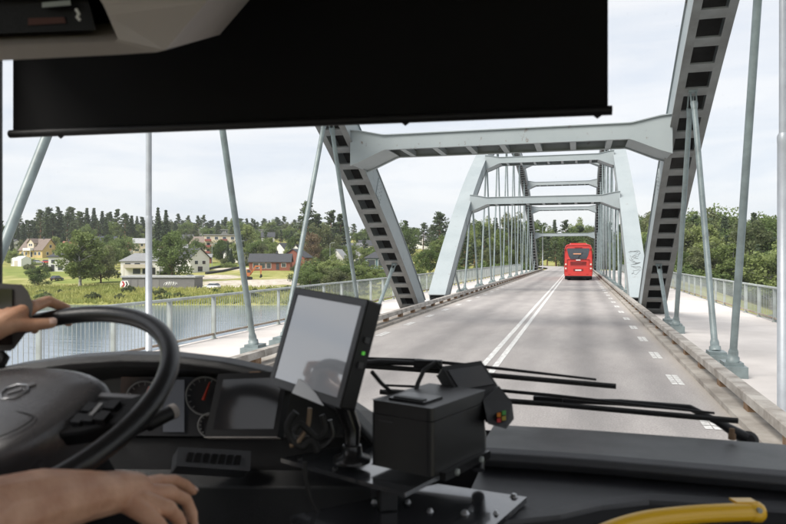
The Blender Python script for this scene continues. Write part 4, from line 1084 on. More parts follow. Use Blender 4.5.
# slim lamp posts along the village lanes
q = MB(); q.tube([(0, 0, -0.5), (0, 0, 8)], [0.09, 0.06], 8); me_lp = q.mesh('pole', LAMP_M)
q = MB(); q.tube([(0, 0, 8), (0.5, 0, 8.4), (1.3, 0, 8.5)], 0.045, 6); q.rng((1.2, -0.12, 8.44), (1.8, 0.12, 8.56)); me_lh = q.mesh('lamp_head', LAMP_M)
for px, d, lb in ((135, 285, 'slim pale lamp post beside the cream house'), (212, 246, 'slim pale lamp post above the drain pipes'), (240, 262, 'slim pale lamp post near the balconied apartment block'), (330, 250, 'slim pale lamp post near the white cottage gable'), (75, 262, 'slim pale lamp post on the lane by the yellow house')):
    x, y = ground_xy(px, d); t = thing('lamp_post', lb, 'lamp post', (x, y, float(land(x, y))), PSI)
    inst('pole', me_lp, t); inst('lamp_head', me_lh, t)
# black silt fences across the slope
SILT = mat('black_geotextile', (0.02, 0.02, 0.022), 0.6, 0, var=0.3, vscale=2)
for pts, lb in ((((196, 226), (208, 230), (218, 240), (228, 250)), 'black plastic drain pipe curving up the grassy slope'), (((206, 214), (222, 222), (236, 232), (246, 238)), 'black plastic drain pipe lying lower along the dirt slope')):
    P = []
    for i in range(len(pts) - 1):
        for k in range(6):
            f = k / 6; a, b = pts[i], pts[i + 1]; px, d = a[0] + (b[0] - a[0]) * f, a[1] + (b[1] - a[1]) * f
            x, y = ground_xy(px, d); P.append((x, y, float(land(x, y)) + 0.35))
    q = MB(); q.tube(P, 0.42, 8); q.build('drain_pipe', SILT, label=lb, cat='pipe')

# ------------------------------------------------------------------ cars and excavator
def car(label, px, d, rz, col, rough=0.3, zoff=0.0):
    x, y = ground_xy(px, d); t = thing('parked_car', label, 'car', (x, y, float(land(x, y)) + zoff), PSI + R(rz))
    pm = mat('car_paint_%02d' % int(px), col, rough, 0, coat=0.6)
    q = MB()
    sec = [(-2.1, 0.45, 0.72, 0.72), (-1.95, 0.34, 0.86, 0.80), (-1.2, 0.30, 0.93, 0.86), (0.9, 0.30, 0.92, 0.86), (1.7, 0.32, 0.80, 0.82), (2.1, 0.42, 0.66, 0.70)]
    q.loft([[(xx, -w, zb), (xx, w, zb), (xx, w, zt - 0.12), (xx, w * 0.9, zt), (xx, -w * 0.9, zt), (xx, -w, zt - 0.12)] for xx, zb, zt, w in sec], smooth=False); q.build('body', pm, t, bevel=0.04)
    q = MB(); q.loft([[(xb, -0.78, 0.9), (xb, 0.78, 0.9), (xt, 0.6, 1.42), (xt, -0.6, 1.42)] for xb, xt in ((-1.85, -1.35), (-1.0, -0.9), (0.3, 0.05), (1.0, 0.25))]); q.build('cabin_glass', GLASS_D, t)
    q = MB(); q.loft([[(xt, -0.61, 1.41), (xt, 0.61, 1.41), (xt, 0.55, 1.46), (xt, -0.55, 1.46)] for xt in (-1.36, 0.2)]); q.build('roof', pm, t)
    for xx in (-1.3, 1.3):
        for s in (-1, 1):
            q = MB(); q.lathe((xx, s * 0.66, 0.32), (0, s, 0), [(0, 0.32), (0.2, 0.32)], 14); o = q.build('wheel', RUBBER, t)
            q = MB(); q.lathe((xx, s * 0.861, 0.32), (0, s, 0), [(0, 0.2), (0.012, 0.18)], 12); q.build('rim', GALV, o)
    for s in (-1, 1):
        q = MB(); q.rng((2.02, s * 0.55 - 0.12, 0.56), (2.11, s * 0.55 + 0.12, 0.66)); q.build('headlight', WHITE, t)
        q = MB(); q.rng((-2.11, s * 0.6 - 0.1, 0.6), (-2.03, s * 0.6 + 0.1, 0.72)); q.build('tail_light', SR, t)
car('white hatchback parked by the dirt below the garage block', 212, 160, 160, (0.72, 0.72, 0.72))
car('silver car parked on the drive below the yellow house', 38, 262, 20, (0.42, 0.44, 0.46))
car('red car parked next to the silver car', 47.5, 263, 15, (0.40, 0.03, 0.03))
car('black car parked beside the small white house', 57, 192, 80, (0.015, 0.015, 0.017))
car('dark blue car parked beside the garage block end', 192, 198, 10, (0.03, 0.04, 0.07))
t = thing('tarpaulin_shelter', 'white tarpaulin shelter on the lawn below the yellow house', 'shelter', (*ground_xy(21, 250), lz(21, 250)), PSI + R(-25))
q = MB(); q.loft([[(xx, -2.0, -0.5), (xx, 2.0, -0.5), (xx, 2.0, 2.6), (xx, 0, 3.7), (xx, -2.0, 2.6)] for xx in (-2.8, 2.8)]); q.build('cover', WHITE, t)
q = MB(); q.rng((-0.9, -2.06, 0), (0.9, -2.003, 2.0)); q.build('flap', W_BEIGE, t)

t = thing('excavator', 'orange tracked excavator working on the bare dirt', 'excavator', (*ground_xy(247, 196), lz(247, 196)), PSI + R(12))
ORG = mat('excavator_orange', (0.48, 0.16, 0.05), 0.5, 0, var=0.2)
for s in (-1, 1):
    q = MB(); q.prism([(-1.6, 0.3), (-1.3, 0), (1.3, 0), (1.6, 0.3), (1.6, 0.55), (1.3, 0.8), (-1.3, 0.8), (-1.6, 0.55)], 'y', s * 1.05 - 0.25, s * 1.05 + 0.25); q.build('track', RUBBER, t)
q = MB(); q.rng((-1.7, -1.15, 0.95), (0.9, 1.15, 1.8)); q.rng((-0.4, -0.6, 0.5), (0.4, 0.6, 0.947)); q.build('body', ORG, t, bevel=0.08)
q = MB(); q.prism([(-0.1, 1.803), (1.3, 1.803), (1.2, 2.4), (0.9, 3.0), (-0.1, 3.0)], 'y', -1.1, -0.1); o = q.build('cab', ORG, t)
q = MB(); q.prism([(0.05, 2.05), (1.1, 2.05), (1.02, 2.4), (0.8, 2.85), (0.05, 2.85)], 'y', -1.13, -1.103); q.build('cab_window', GLASS_D, o)
q = MB(); q.prism([(0.8, 1.5), (1.1, 1.3), (2.6, 3.6), (3.9, 3.75), (3.9, 4.05), (2.3, 4.1)], 'y', 0.1, 0.45); q.build('boom', ORG, t)
q = MB(); q.prism([(3.6, 3.6), (4.0, 4.1), (4.25, 3.9), (4.05, 1.5), (3.8, 1.5)], 'y', 0.14, 0.41); o = q.build('stick', ORG, t)
q = MB(); q.prism([(3.7, 1.5), (4.25, 1.5), (4.35, 0.8), (3.9, 0.45), (3.4, 0.7), (3.75, 0.95)], 'y', -0.15, 0.7); q.build('bucket', RUBBER, o)

# ------------------------------------------------------------------ the red bus ahead
def red_bus():
    t = thing('bus', 'red coach driving away across the bridge', 'bus', (-0.02, 66.0, 0.0))
    RED = mat('bus_red', (0.62, 0.045, 0.035), 0.32, 0, coat=0.5, var=0.12, vscale=1.0)
    w = 1.29; H = 3.38
    def ring(y, sx=1.0, top=H, inset=0.0, zb=0.38):
        pts = [(w * 0.96, zb), (w, zb + 0.25), (w, 1.5), (w * 0.985, 2.3), (w * 0.95, top - 0.32), (w * 0.86, top - 0.08), (w * 0.7, top)]
        pts = pts + [(-a, b) for a, b in pts[::-1]]
        return [(a * sx, y, b) for a, b in pts]
    q = MB()
    q.loft([ring(0.30, 0.90, H - 0.26, zb=0.50), ring(0.10, 0.955, H - 0.12, zb=0.42), ring(0.0 + 0.02, 0.985, H - 0.06), ring(0.12, 1.0), ring(12.0), ring(12.3, 0.95, H - 0.15)][1:], smooth=False)
    # rear face: lower bulge and raked upper part
    q.loft([[(x * s, y, z) for x in (-w, w)] for y, z, s in ((0.03, 0.42, 0.95), (-0.06, 0.75, 0.97), (-0.06, 1.25, 0.97), (0.0, 1.95, 0.95), (0.02, 2.1, 0.94), (0.10, H - 0.2, 0.90))], closed=False, caps=False)
    q.build('body', RED, t)
    q = MB(); q.prism([(-1.22, 0.40), (1.22, 0.40), (1.25, 0.78), (-1.25, 0.78)], 'y', -0.13, 0.02); q.build('bumper', RED, t, bevel=0.05)
    q = MB(); q.loft([[(-1.02 * s, y, z), (1.02 * s, y, z), (1.02 * s, y + 0.06, z), (-1.02 * s, y + 0.06, z)] for y, z, s in ((-0.02, 2.0, 0.70), (0.005, 2.3, 0.86), (0.055, 2.90, 1.0), (0.07, 3.0, 0.98))]); q.build('rear_window', GLASS_D, t)
    ORA = mat('bus_text', (0.75, 0.35, 0.2), 0.5)
    q = MB(); q.rng((-0.45, -0.05, 2.44), (0.25, -0.01, 2.54)); q.build('window_sticker', ORA, t)
    q = MB(); q.rng((-0.2, -0.075, 1.86), (0.2, -0.005, 1.95)); q.build('emblem', WHITE, t)
    GR = mat('bus_grille', (0.22, 0.02, 0.018), 0.6)
    for k in range(6):
        q = MB(); q.rng((-0.72, -0.07, 1.42 + k * 0.062), (0.72, -0.02, 1.45 + k * 0.062)); q.build('grille_slat', GR, t)
    q = MB(); q.rng((-0.27, -0.10, 0.90), (0.27, -0.063, 1.02)); q.build('licence_plate', WHITE, t)
    q = MB(); q.rng((-0.45, -0.075, 0.86), (0.45, -0.05, 1.08)); q.build('plate_recess', GR, t)
    LR = mat('tail_lamp_red', (0.5, 0.02, 0.02), 0.2, coat=0.5); LW = mat('tail_lamp_clear', (0.75, 0.68, 0.6), 0.2)
    for s in (-1, 1):
        for k, (z, m_) in enumerate(((0.92, LR), (1.12, LW), (1.32, LR), (1.50, LW))):
            q = MB(); q.lathe((s * 1.13, -0.045, z), (0, -1, 0), [(0, 0.085), (0.04, 0.085), (0.055, 0.06)], 14); q.build('tail_light', m_, t)
        q = MB(); q.rng((s * 1.14 - 0.10, -0.07, 2.9), (s * 1.14 + 0.04, 0.10, 2.98)); q.build('marker_light', LR, t)
        q = MB(); q.lathe((s * 1.28, 3.4, 0.5), (-s, 0, 0), [(0, 0.5), (0.32, 0.5)], 22); o = q.build('wheel', RUBBER, t)
        q = MB(); q.lathe((s * 1.283, 3.4, 0.5), (s, 0, 0), [(0, 0.3), (0.03, 0.2)], 18); q.build('rim', GALV, o)
        q = MB(); q.lathe((s * 1.28, 9.6, 0.5), (-s, 0, 0), [(0, 0.5), (0.32, 0.5)], 22); o = q.build('wheel', RUBBER, t)
        q = MB(); q.lathe((s * 1.0, 1.0, 0.5), (-s, 0, 0), [(0, 0.5), (0.3, 0.5)], 22); q.build('wheel', RUBBER, t)
        for k in range(6):
            q = MB(); q.rng((s * 1.275, 0.8 + k * 1.85, 1.75), (s * 1.305, 2.55 + k * 1.85, 2.75)); q.build('side_window', GLASS_D, t)
        q = MB(); q.tube([(s * 1.2, 12.0, 2.9), (s * 1.48, 12.25, 2.85), (s * 1.52, 12.3, 2.5)], 0.03, 8); o = q.build('mirror', BLACK, t)
        q = MB(); q.rng((s * 1.52 - 0.11, 12.2, 2.05), (s * 1.52 + 0.11, 12.32, 2.52)); q.build('mirror_head', BLACK, o)
    q = MB(); q.loft([[(-0.85 * s, y, H - 0.02), (0.85 * s, y, H - 0.02), (0.75 * s, y, H + 0.14), (-0.75 * s, y, H + 0.14)] for y, s in ((0.9, 0.9), (1.1, 1.0), (3.6, 1.0), (3.9, 0.9))]); q.build('roof_unit', RED, t)
    SEAM = mat('bus_seam', (0.10, 0.012, 0.012), 0.8)
    for x0, x1, z0, z1 in ((-0.98, 0.98, 1.33, 1.345), (-0.98, 0.98, 1.955, 1.968), (-1.0, -0.985, 0.80, 1.96), (0.985, 1.0, 0.80, 1.96)):
        q = MB(); q.rng((x0, -0.068, z0), (x1, -0.01, z1)); q.build('panel_gap', SEAM, t)
    q = MB(); q.rng((-0.5, -0.072, 1.60), (0.35, -0.02, 1.68)); q.rng((-0.25, -0.073, 1.72), (0.45, -0.02, 1.77)); q.build('faded_lettering', GR, t)
    q = MB(); q.rng((-0.35, -0.02, 3.08), (0.35, 0.10, 3.12)); q.build('brake_light', LR, t)
    q = MB(); q.tube([(0.0, -0.03, 2.06), (0.0, -0.04, 2.15), (0.42, -0.02, 2.62)], 0.016, 6); q.build('rear_wiper', BLACK, t)
    q = MB(); q.rng((-1.16, -0.142, 0.36), (1.16, 0.0, 0.43)); q.build('valance', RUBBER, t)
    for s in (-1, 1):
        q = MB(); q.rng((s * 0.82 - 0.12, -0.145, 0.54), (s * 0.82 + 0.12, -0.125, 0.60)); q.build('reflector', LR, t)
    q = MB(); q.rng((-1.15, 0.02, 0.25), (1.15, 11.8, 0.42)); q.build('chassis', RUBBER, t)
red_bus()
# ------------------------------------------------------------------ the cab the photograph is taken from
FLOOR_Z, ROOF_Z = 0.92, 2.95
HEADL = mat('headlining', (0.26, 0.25, 0.24), 0.85, 0, var=0.1, vscale=6)
TRIM = mat('grey_trim', (0.36, 0.325, 0.305), 0.6, 0, var=0.1, vscale=5, bump=0.05, bscale=500)
CARPET = mat('floor_vinyl', (0.035, 0.036, 0.04), 0.7, 0, var=0.3, vscale=30)
def screen_xy(x):           # windscreen line in plan
    a = abs(x)
    return float(np.interp(a, [0, 0.5, 0.9, 1.1, 1.2, 1.25, 1.27], [1.74, 1.72, 1.66, 1.57, 1.48, 1.37, 1.27]))

q = MB(); q.rng((-1.25, -3.2, FLOOR_Z - 0.06), (1.25, 1.6, FLOOR_Z)); q.build('floor', CARPET, kind='structure', label='dark vinyl floor of the bus cab', cat='floor')
q = MB(); q.rng((-1.27, -3.2, ROOF_Z), (1.27, 1.62, ROOF_Z + 0.06)); q.build('ceiling', HEADL, kind='structure', label='grey headlining over the bus cab', cat='ceiling')
for s, lb in ((-1, 'inner side wall of the cab at the driver'), (1, 'inner side wall of the cab at the door')):
    q = MB(); xs = s * 1.27
    q.rng((xs - 0.02, -3.2, 0.55), (xs + 0.02, -0.001, 1.72)); q.rng((xs - 0.02, 0.0, 0.55), (xs + 0.02, 1.12, 1.42 if s < 0 else 1.0)); q.rng((xs - 0.02, -3.2, 2.70), (xs + 0.02, 1.12, 2.949))  # unseen openings at driver and door enlarged to bring light into the cab
    for y in (-3.2, -1.6, -0.13): q.rng((xs - 0.02, y, 1.721), (xs + 0.02, y + 0.12, 2.699))
    q.build('wall', TRIM, kind='structure', label=lb, cat='wall')
q = MB(); q.rng((-1.248, -3.2, FLOOR_Z + 0.002), (1.248, -3.15, 1.75)); q.build('wall', TRIM, kind='structure', label='low unseen bulkhead behind the seats, left open above for light', cat='wall')  # kept low so more light enters from behind

# windscreen with its frame
ws = thing('windscreen', 'large curved front windscreen of the bus', 'windscreen', (0, 1.7, 1.6))
WG = mat_dusty_glass('clear_glass', 0.45)
def ws_pt(x, z): return (x, screen_xy(x) - 0.10 * (z - 1.64) / 1.1, z)
XS = [-1.27, -1.262] + list(np.linspace(-1.25, -0.9, 8)) + list(np.linspace(-0.8, 0.8, 9)) + list(np.linspace(0.9, 1.25, 8)) + [1.262, 1.27]
def wpart(mb, name, m, parent=ws, **k):
    mb.v = [(v[0], v[1] - 1.7, v[2] - 1.6) for v in mb.v]; return mb.build(name, m, parent, **k)
q = MB(); q.loft([[ws_pt(x, z) for x in XS] for z in (1.62, 2.0, 2.4, 2.74)], closed=False, caps=False, smooth=True); wpart(q, 'pane', WG)
q = MB(); q.loft([[Vector(ws_pt(x, z)) + Vector((0, dy, 0)) for dy, z in ((-0.02, 2.715), (0.03, 2.715), (0.03, 2.95), (-0.08, 2.95))] for x in XS]); wpart(q, 'header_rail', BLACK)
q = MB(); q.loft([[Vector(ws_pt(x, z)) + Vector((0, dy, 0)) for dy, z in ((-0.025, 1.50), (0.03, 1.50), (0.03, 1.655), (-0.012, 1.665))] for x in XS]); wpart(q, 'sill', RUBBER)
for s in (-1, 1):
    q = MB(); q.prism([(s * 1.25, 1.25), (s * 1.235, 1.15), (s * 1.30, 1.12), (s * 1.31, 1.27)], 'z', 0.6, 2.94); wpart(q, 'pillar', BLACK, bevel=0.012)

# dashboard on the driver's side, with an instrument hood
db = thing('dashboard', 'black dashboard with curved instrument hood behind the steering wheel', 'dashboard', (-0.7, 1.3, FLOOR_Z))
def dpart(mb, name, m, parent=None, o=(-0.7, 1.3, FLOOR_Z), **k):
    mb.v = [(v[0] - o[0], v[1] - o[1], v[2] - o[2]) for v in mb.v]; return mb.build(name, m, parent or db, **k)
HX = [-1.24, -1.12, -1.0, -0.9, -0.8, -0.7, -0.62, -0.56, -0.50, -0.44, -0.40]
HZ = [1.855, 1.882, 1.900, 1.907, 1.905, 1.893, 1.876, 1.856, 1.826, 1.785, 1.74]
HY = [1.11, 1.14, 1.165, 1.185, 1.21, 1.235, 1.255, 1.27, 1.285, 1.30, 1.31]
rings = []
for x, z, y in zip(HX, HZ, HY):
    yb = screen_xy(x) - 0.03
    rings.append([(x, yb, 1.50), (x, yb, 1.66), (x, yb - 0.06, 1.69), (x, y + 0.13, z - 0.022), (x, y + 0.04, z), (x, y + 0.008, z - 0.004), (x, y, z - 0.016), (x, y + 0.012, z - 0.03), (x, y + 0.10, z - 0.05), (x, y + 0.15, z - 0.07),
                  (x, y + 0.15, min(z - 0.08, 1.70)), (x, y + 0.02, 1.665), (x, y - 0.01, 1.64), (x, y + 0.0, 1.45), (x, y + 0.08, 1.1), (x, y + 0.10, FLOOR_Z), (x, yb, FLOOR_Z)])
q = MB(); q.loft(rings, smooth=False); dpart(q, 'hood', HOODM, bevel=0.006)
# instrument panel
q = MB(); q.loft([[(x, y + 0.135, 1.705), (x, y + 0.135 + 0.006, 1.705), (x, y + 0.145, 1.835), (x, y + 0.139, 1.835)] for x, y in ((-0.985, 1.165), (-0.70, 1.235))]); cl = dpart(q, 'instrument_panel', mat('instrument_face', (0.06, 0.06, 0.065), 0.15, 0, coat=0.6))
GA, GB = Vector((-0.985, 1.298, 0)), Vector((-0.70, 1.368, 0)); gn = Vector((0.236, -0.97, 0)).normalized()
TICK = mat('gauge_white', (0.28, 0.28, 0.28), 0.5); NEEDLE = mat('gauge_needle', (0.75, 0.06, 0.02), 0.5)
for f, zc, r in ((0.66, 1.795, 0.042), (0.70, 1.730, 0.027), (0.20, 1.785, 0.042)):
    c = GA.lerp(GB, f) + Vector((0, 0, zc)) + gn * 0.004
    u = (GB - GA).normalized(); v = Vector((0, 0, 1))
    q = MB(); q.tube([c + (u * math.cos(a) + v * math.sin(a)) * r for a in np.linspace(0, 6.28, 33)[:-1]], 0.0022, 6, close=True); gz = dpart(q, 'gauge', TICK, cl)
    q = MB()
    for a in np.linspace(-0.8, 3.9, 13):
        dr = u * math.cos(a) + v * math.sin(a); q.tube([c + dr * r * 0.78, c + dr * r * 0.93], 0.0012, 4)
    dpart(q, 'gauge_tick', TICK, cl)
    q = MB(); dr = u * 0.35 + v * 0.93; q.tube([c - dr * r * 0.2 + gn * 0.004, c + dr * r * 0.8 + gn * 0.004], [0.004, 0.0016], 6); dpart(q, 'needle', NEEDLE, cl)
q = MB()
ca, cb = GA.lerp(GB, 0.34), GA.lerp(GB, 0.50)
q.loft([[c + Vector((0, 0, z)) + gn * e for z, e in ((1.715, 0.002), (1.715, 0.004), (1.83, 0.004), (1.83, 0.002))] for c in (ca, cb)]); dpart(q, 'information_screen', mat_emit('lit_display', (0.10, 0.105, 0.12), 0.16), cl)
# air vent and switch strip below
vx0, vx1, vz = at(180, 447, 1.34), at(250, 452, 1.40), None
q = MB(); a, b = at(178, 447, 1.30), at(251, 451, 1.36); c_, d_ = at(176, 466, 1.28), at(250, 471, 1.34)
bk = FWD * 0.05
def slab(p4, thick, nm, m, parent, fn, bevel=0.002):
    n = (p4[1] - p4[0]).cross(p4[3] - p4[0]).normalized()
    if n.dot(FWD) < 0: n = -n
    qq = MB(); qq.loft([p4, [p + n * thick for p in p4]]); return fn(qq, nm, m, parent, bevel=bevel)
vent = slab([a, b, d_, c_], 0.05, 'vent_frame', DASH, None, dpart, 0.004)
for k in range(7):
    f0, f1 = 0.14 + k * 0.108, 0.14 + k * 0.108 + 0.075
    P = [a.lerp(b, f0).lerp(c_.lerp(d_, f0), 0.28), a.lerp(b, f1).lerp(c_.lerp(d_, f1), 0.28), a.lerp(b, f1 - 0.02).lerp(c_.lerp(d_, f1 - 0.02), 0.76), a.lerp(b, f0 - 0.02).lerp(c_.lerp(d_, f0 - 0.02), 0.76)]
    n = (P[1] - P[0]).cross(P[3] - P[0]).normalized()
    if n.dot(FWD) > 0: n = -n
    qq = MB(); qq.loft([P, [p + n * 0.004 for p in P]]); dpart(qq, 'switch', BLACKM, vent)
# steering column shroud and stalk
q = MB(); q.tube([(-0.80, 0.87, 1.85), (-0.80, 1.02, 1.60), (-0.80, 1.22, 1.25)], [0.055, 0.07, 0.08], 14); dpart(q, 'steering_column', DASHD)
q = MB(); p0, p1 = at(118, 438, 1.06), at(172, 412, 1.14); q.tube([p0, p0.lerp(p1, 0.5), p0.lerp(p1, 0.52), p1], [0.008, 0.009, 0.013, 0.012], 12); dpart(q, 'stalk', BLACK)
q = MB(); q.tube([p1 - (p1 - p0).normalized() * 0.004, p1 + (p1 - p0).normalized() * 0.006], 0.013, 12); dpart(q, 'stalk_cap', TRIM)
# centre tunnel of the dash, between driver and door side
q = MB(); q.prism([(1.66, 0.93), (1.66, 1.66), (1.54, 1.66), (1.42, 1.55), (1.40, 0.93)], 'x', -0.405, -0.20); dpart(q, 'centre_panel', DASHD, bevel=0.02)

# door-side dash: raised ledge at the windscreen, lower shelf, dark front roll
dr_ = thing('front_shelf', 'grey-black front shelf under the windscreen beside the driver', 'shelf', (0.5, 1.4, FLOOR_Z))
def fpart(mb, name, m, parent=None, **k):
    return dpart(mb, name, m, parent or dr_, (0.5, 1.4, FLOOR_Z), **k)
FX = [-0.20, -0.1, -0.03, 0.04, 0.126, 0.25, 0.4, 0.6, 0.8, 1.0, 1.1, 1.19, 1.24]
def ledge_y(x): return screen_xy(x) - 0.315
q = MB(); q.loft([[(x, screen_xy(x) - 0.028, 1.58), (x, screen_xy(x) - 0.028, 1.668), (x, screen_xy(x) - 0.05, 1.690), (x, ledge_y(x) + 0.02, 1.700), (x, ledge_y(x), 1.694), (x, ledge_y(x) - 0.008, 1.682), (x, ledge_y(x) + 0.006, 1.665), (x, ledge_y(x) + 0.06, 1.645), (x, ledge_y(x) + 0.06, 1.58)] for x in FX]); fpart(q, 'ledge', DASH, bevel=0.004)
def shelf_front(x): return float(np.interp(x, [-0.2, -0.03, 0.04, 0.126, 0.37, 0.7, 1.24], [1.12, 1.22, 1.285, 1.336, 1.36, 1.34, 1.15]))
q = MB(); q.loft([[(x, ledge_y(x) + 0.12, 1.60), (x, ledge_y(x) + 0.10, 1.654), (x, shelf_front(x) + 0.03, 1.655), (x, shelf_front(x) + 0.008, 1.650), (x, shelf_front(x), 1.64), (x, shelf_front(x), 1.60)] for x in FX]); fpart(q, 'lower_shelf', DASH)
q = MB(); q.loft([[(x, shelf_front(x) - 0.002, 1.648), (x, shelf_front(x) - 0.05, 1.644), (x, shelf_front(x) - 0.13, 1.625), (x, shelf_front(x) - 0.17, 1.57), (x, shelf_front(x) - 0.17, 1.45), (x, shelf_front(x) - 0.10, FLOOR_Z), (x, shelf_front(x) + 0.02, FLOOR_Z), (x, shelf_front(x) + 0.02, 1.595), (x, shelf_front(x) - 0.002, 1.595)] for x in FX], smooth=False); fpart(q, 'front_roll', DASHD, bevel=0.01)
# yellow grab rail
YEL = mat('yellow_rail', (0.97, 0.56, 0.02), 0.35, 0, coat=0.3)
gr = thing('grab_rail', 'bright yellow grab rail on the edge of the front shelf', 'grab rail', at(690, 515, 1.12))
def gpart(mb, name, m, parent=None, **k): return dpart(mb, name, m, parent or gr, tuple(gr.location), **k)
pts = [at(560, 560, 1.02), at(598, 536, 1.05), at(640, 521.5, 1.08), at(690, 515, 1.10), at(735, 512.5, 1.11), at(757, 512, 1.115)]
cv = []
for i in range(len(pts) - 1):
    for k in range(5):
        p_, a_, b_, n_ = pts[max(i - 1, 0)], pts[i], pts[i + 1], pts[min(i + 2, len(pts) - 1)]; t_ = k / 5
        cv.append(0.5 * ((2 * a_) + (b_ - p_) * t_ + (2 * p_ - 5 * a_ + 4 * b_ - n_) * t_ ** 2 + (3 * a_ - p_ - 3 * b_ + n_) * t_ ** 3))
cv.append(pts[-1])
q = MB(); q.tube(cv, 0.0145, 16); gpart(q, 'rail', YEL)
q = MB(); e_ = pts[-1]; q.tube([e_ + RGT * -0.012, e_ + RGT * 0.004, e_ + RGT * 0.010], [0.0165, 0.0165, 0.012], 16); gpart(q, 'end_cap', YEL)
q = MB(); q.tube([e_ + RGT * -0.004 + Vector((0, 0, 0.008)) - FWD * 0.012, e_ + RGT * -0.004 + Vector((0, 0, 0.008)) - FWD * 0.018], 0.004, 10); gpart(q, 'screw', GALV)
q = MB(); q.loft([[e_ + RGT * x + Vector((0, 0, z)) + FWD * y for y, z in ((-0.004, 0.0135), (0.022, 0.012), (0.022, 0.016), (-0.004, 0.0175))] for x in (-0.035, 0.0)]); gpart(q, 'bracket', YEL, bevel=0.002)
q = MB(); q.tube([pts[0], pts[0] + Vector((0.0, 0.05, -0.25))], 0.0145, 12); gpart(q, 'lower_rail', YEL)

# overhead locker above the driver
oc = thing('overhead_locker', 'beige-grey overhead locker with open black radio slot above the driver', 'locker', at(60, 0, 0.95))
def opart(mb, name, m, parent=None, **k): return dpart(mb, name, m, parent or oc, tuple(oc.location), **k)
def quadbox(P, Q, mb): mb.loft([P, Q])
OL = 0.95
v_b = [at(-160, 62, OL), at(0, 60.5, OL), at(120, 54.5, OL), at(157, 52, OL), at(165, 50, OL), at(206, 2, OL), at(225, -22, OL), at(300, -180, OL), at(-160, -180, OL)]
# front panel as a frame around the slot
slot = [at(-140, 42, OL), at(104, 33, OL), at(108, 31, OL), at(93, -4, OL), at(88, -12, OL), at(-140, -10, OL)]
q = MB()
front = v_b; dpth = FWD * 0.34
outer = [front[0], front[3], front[5], front[6], front[7], front[8]]
# ring faces between outer and slot outlines
O = [front[0], front[1], front[2], front[3], front[4], front[5], front[6], front[7], front[8]]
S = [slot[0], slot[0].lerp(slot[1], 0.5), slot[1].lerp(slot[0], 0.05), slot[1], slot[2], slot[3].lerp(slot[2], 0.3), slot[3], slot[4], slot[5]]
S = [a + FWD * 0.035 for a in S]
q.loft([O, S], caps=False)
sb_ = [s_ + FWD * 0.12 + Vector((0, 0, 0.07)) for s_ in S]
q.loft([S, sb_], caps=False)
side = [o_ + FWD * 0.30 + Vector((0, 0, 0.12)) for o_ in O]
q.loft([O, side], caps=False)
q.add(side, [tuple(range(len(side)))])
opart(q, 'locker_body', mat('locker_plastic', (0.50, 0.445, 0.41), 0.55, 0, var=0.1, vscale=5, bump=0.08, bscale=400))
q = MB(); q.add([s_ + FWD * 0.118 + Vector((0, 0, 0.068)) for s_ in S], [tuple(range(len(S)))]); opart(q, 'slot_back', BLACK)
q = MB(); q.loft([[at(x, y, d_) for x, y in ((-120, 38), (96, 30), (86, -8), (-120, -8))] for d_ in (OL + 0.05, OL + 0.15)]); rd = opart(q, 'radio', BLACK, bevel=0.003)
q = MB(); q.loft([[at(x, y, d_) for x, y in ((28, 25), (66, 23), (64, 17), (28, 18))] for d_ in (OL + 0.047, OL + 0.051)]); opart(q, 'radio_display', mat('brown_display', (0.09, 0.03, 0.02), 0.4), rd)
q = MB(); q.loft([[at(x, y, d_) for x, y in ((42, 7.5), (71, 5), (70, 0), (42, 2.5))] for d_ in (OL + 0.03, OL + 0.05)]); opart(q, 'radio_button', GALV, rd, bevel=0.001)
q = MB(); q.tube([at(76, 9, OL + 0.02), at(79, 14, OL + 0.02), at(77, 17, OL + 0.02), at(80, 20, OL + 0.02)], 0.0022, 6); opart(q, 'clip', WHITE, rd)

# black roller sun blind
bl = thing('sun_blind', 'wide black roller sun blind pulled part-way down the windscreen', 'sun blind', (-0.3, 1.27, 2.4))
def blpart(mb, name, m, parent=None, **k): return dpart(mb, name, m, parent or bl, tuple(bl.location), **k)
BLK = mat('blind_fabric', (0.0045, 0.0045, 0.005), 0.8, 0, spec=0.2, bump=0.05, bscale=800)
bL, bR = at(13, 134, 1.50), at(608, 110.5, 1.245)
bz = 2.80
q = MB(); q.loft([[(p.x, p.y + dy, z) for dy in (0, 0.003)] + [(p.x, p.y + dy, z2) for dy, z2 in ((0.003, bz), (0, bz))] for p, z in ((bL, bL.z), (bR, bR.z))]); blpart(q, 'fabric', BLK)
uu = (bR - bL).normalized()
q = MB(); q.tube([bL - uu * 0.006 + Vector((0, -0.001, 0)), bR + uu * 0.007 + Vector((0, -0.001, 0))], 0.009, 10); blpart(q, 'bottom_bar', BLACK)
for s_ in (0.095, 0.70, 0.985):
    p = bL.lerp(bR, s_); q = MB(); q.tube([p + Vector((0, 0, -0.006)) - uu * 0.005, p + Vector((0, 0, -0.011)), p + Vector((0, 0, -0.006)) + uu * 0.006], 0.0035, 8); blpart(q, 'pull_tab', BLACK)
q = MB(); q.tube([(bL.x, bL.y, bz), (bR.x, bR.y, bz)], 0.04, 14); blpart(q, 'roller_case', BLACK)

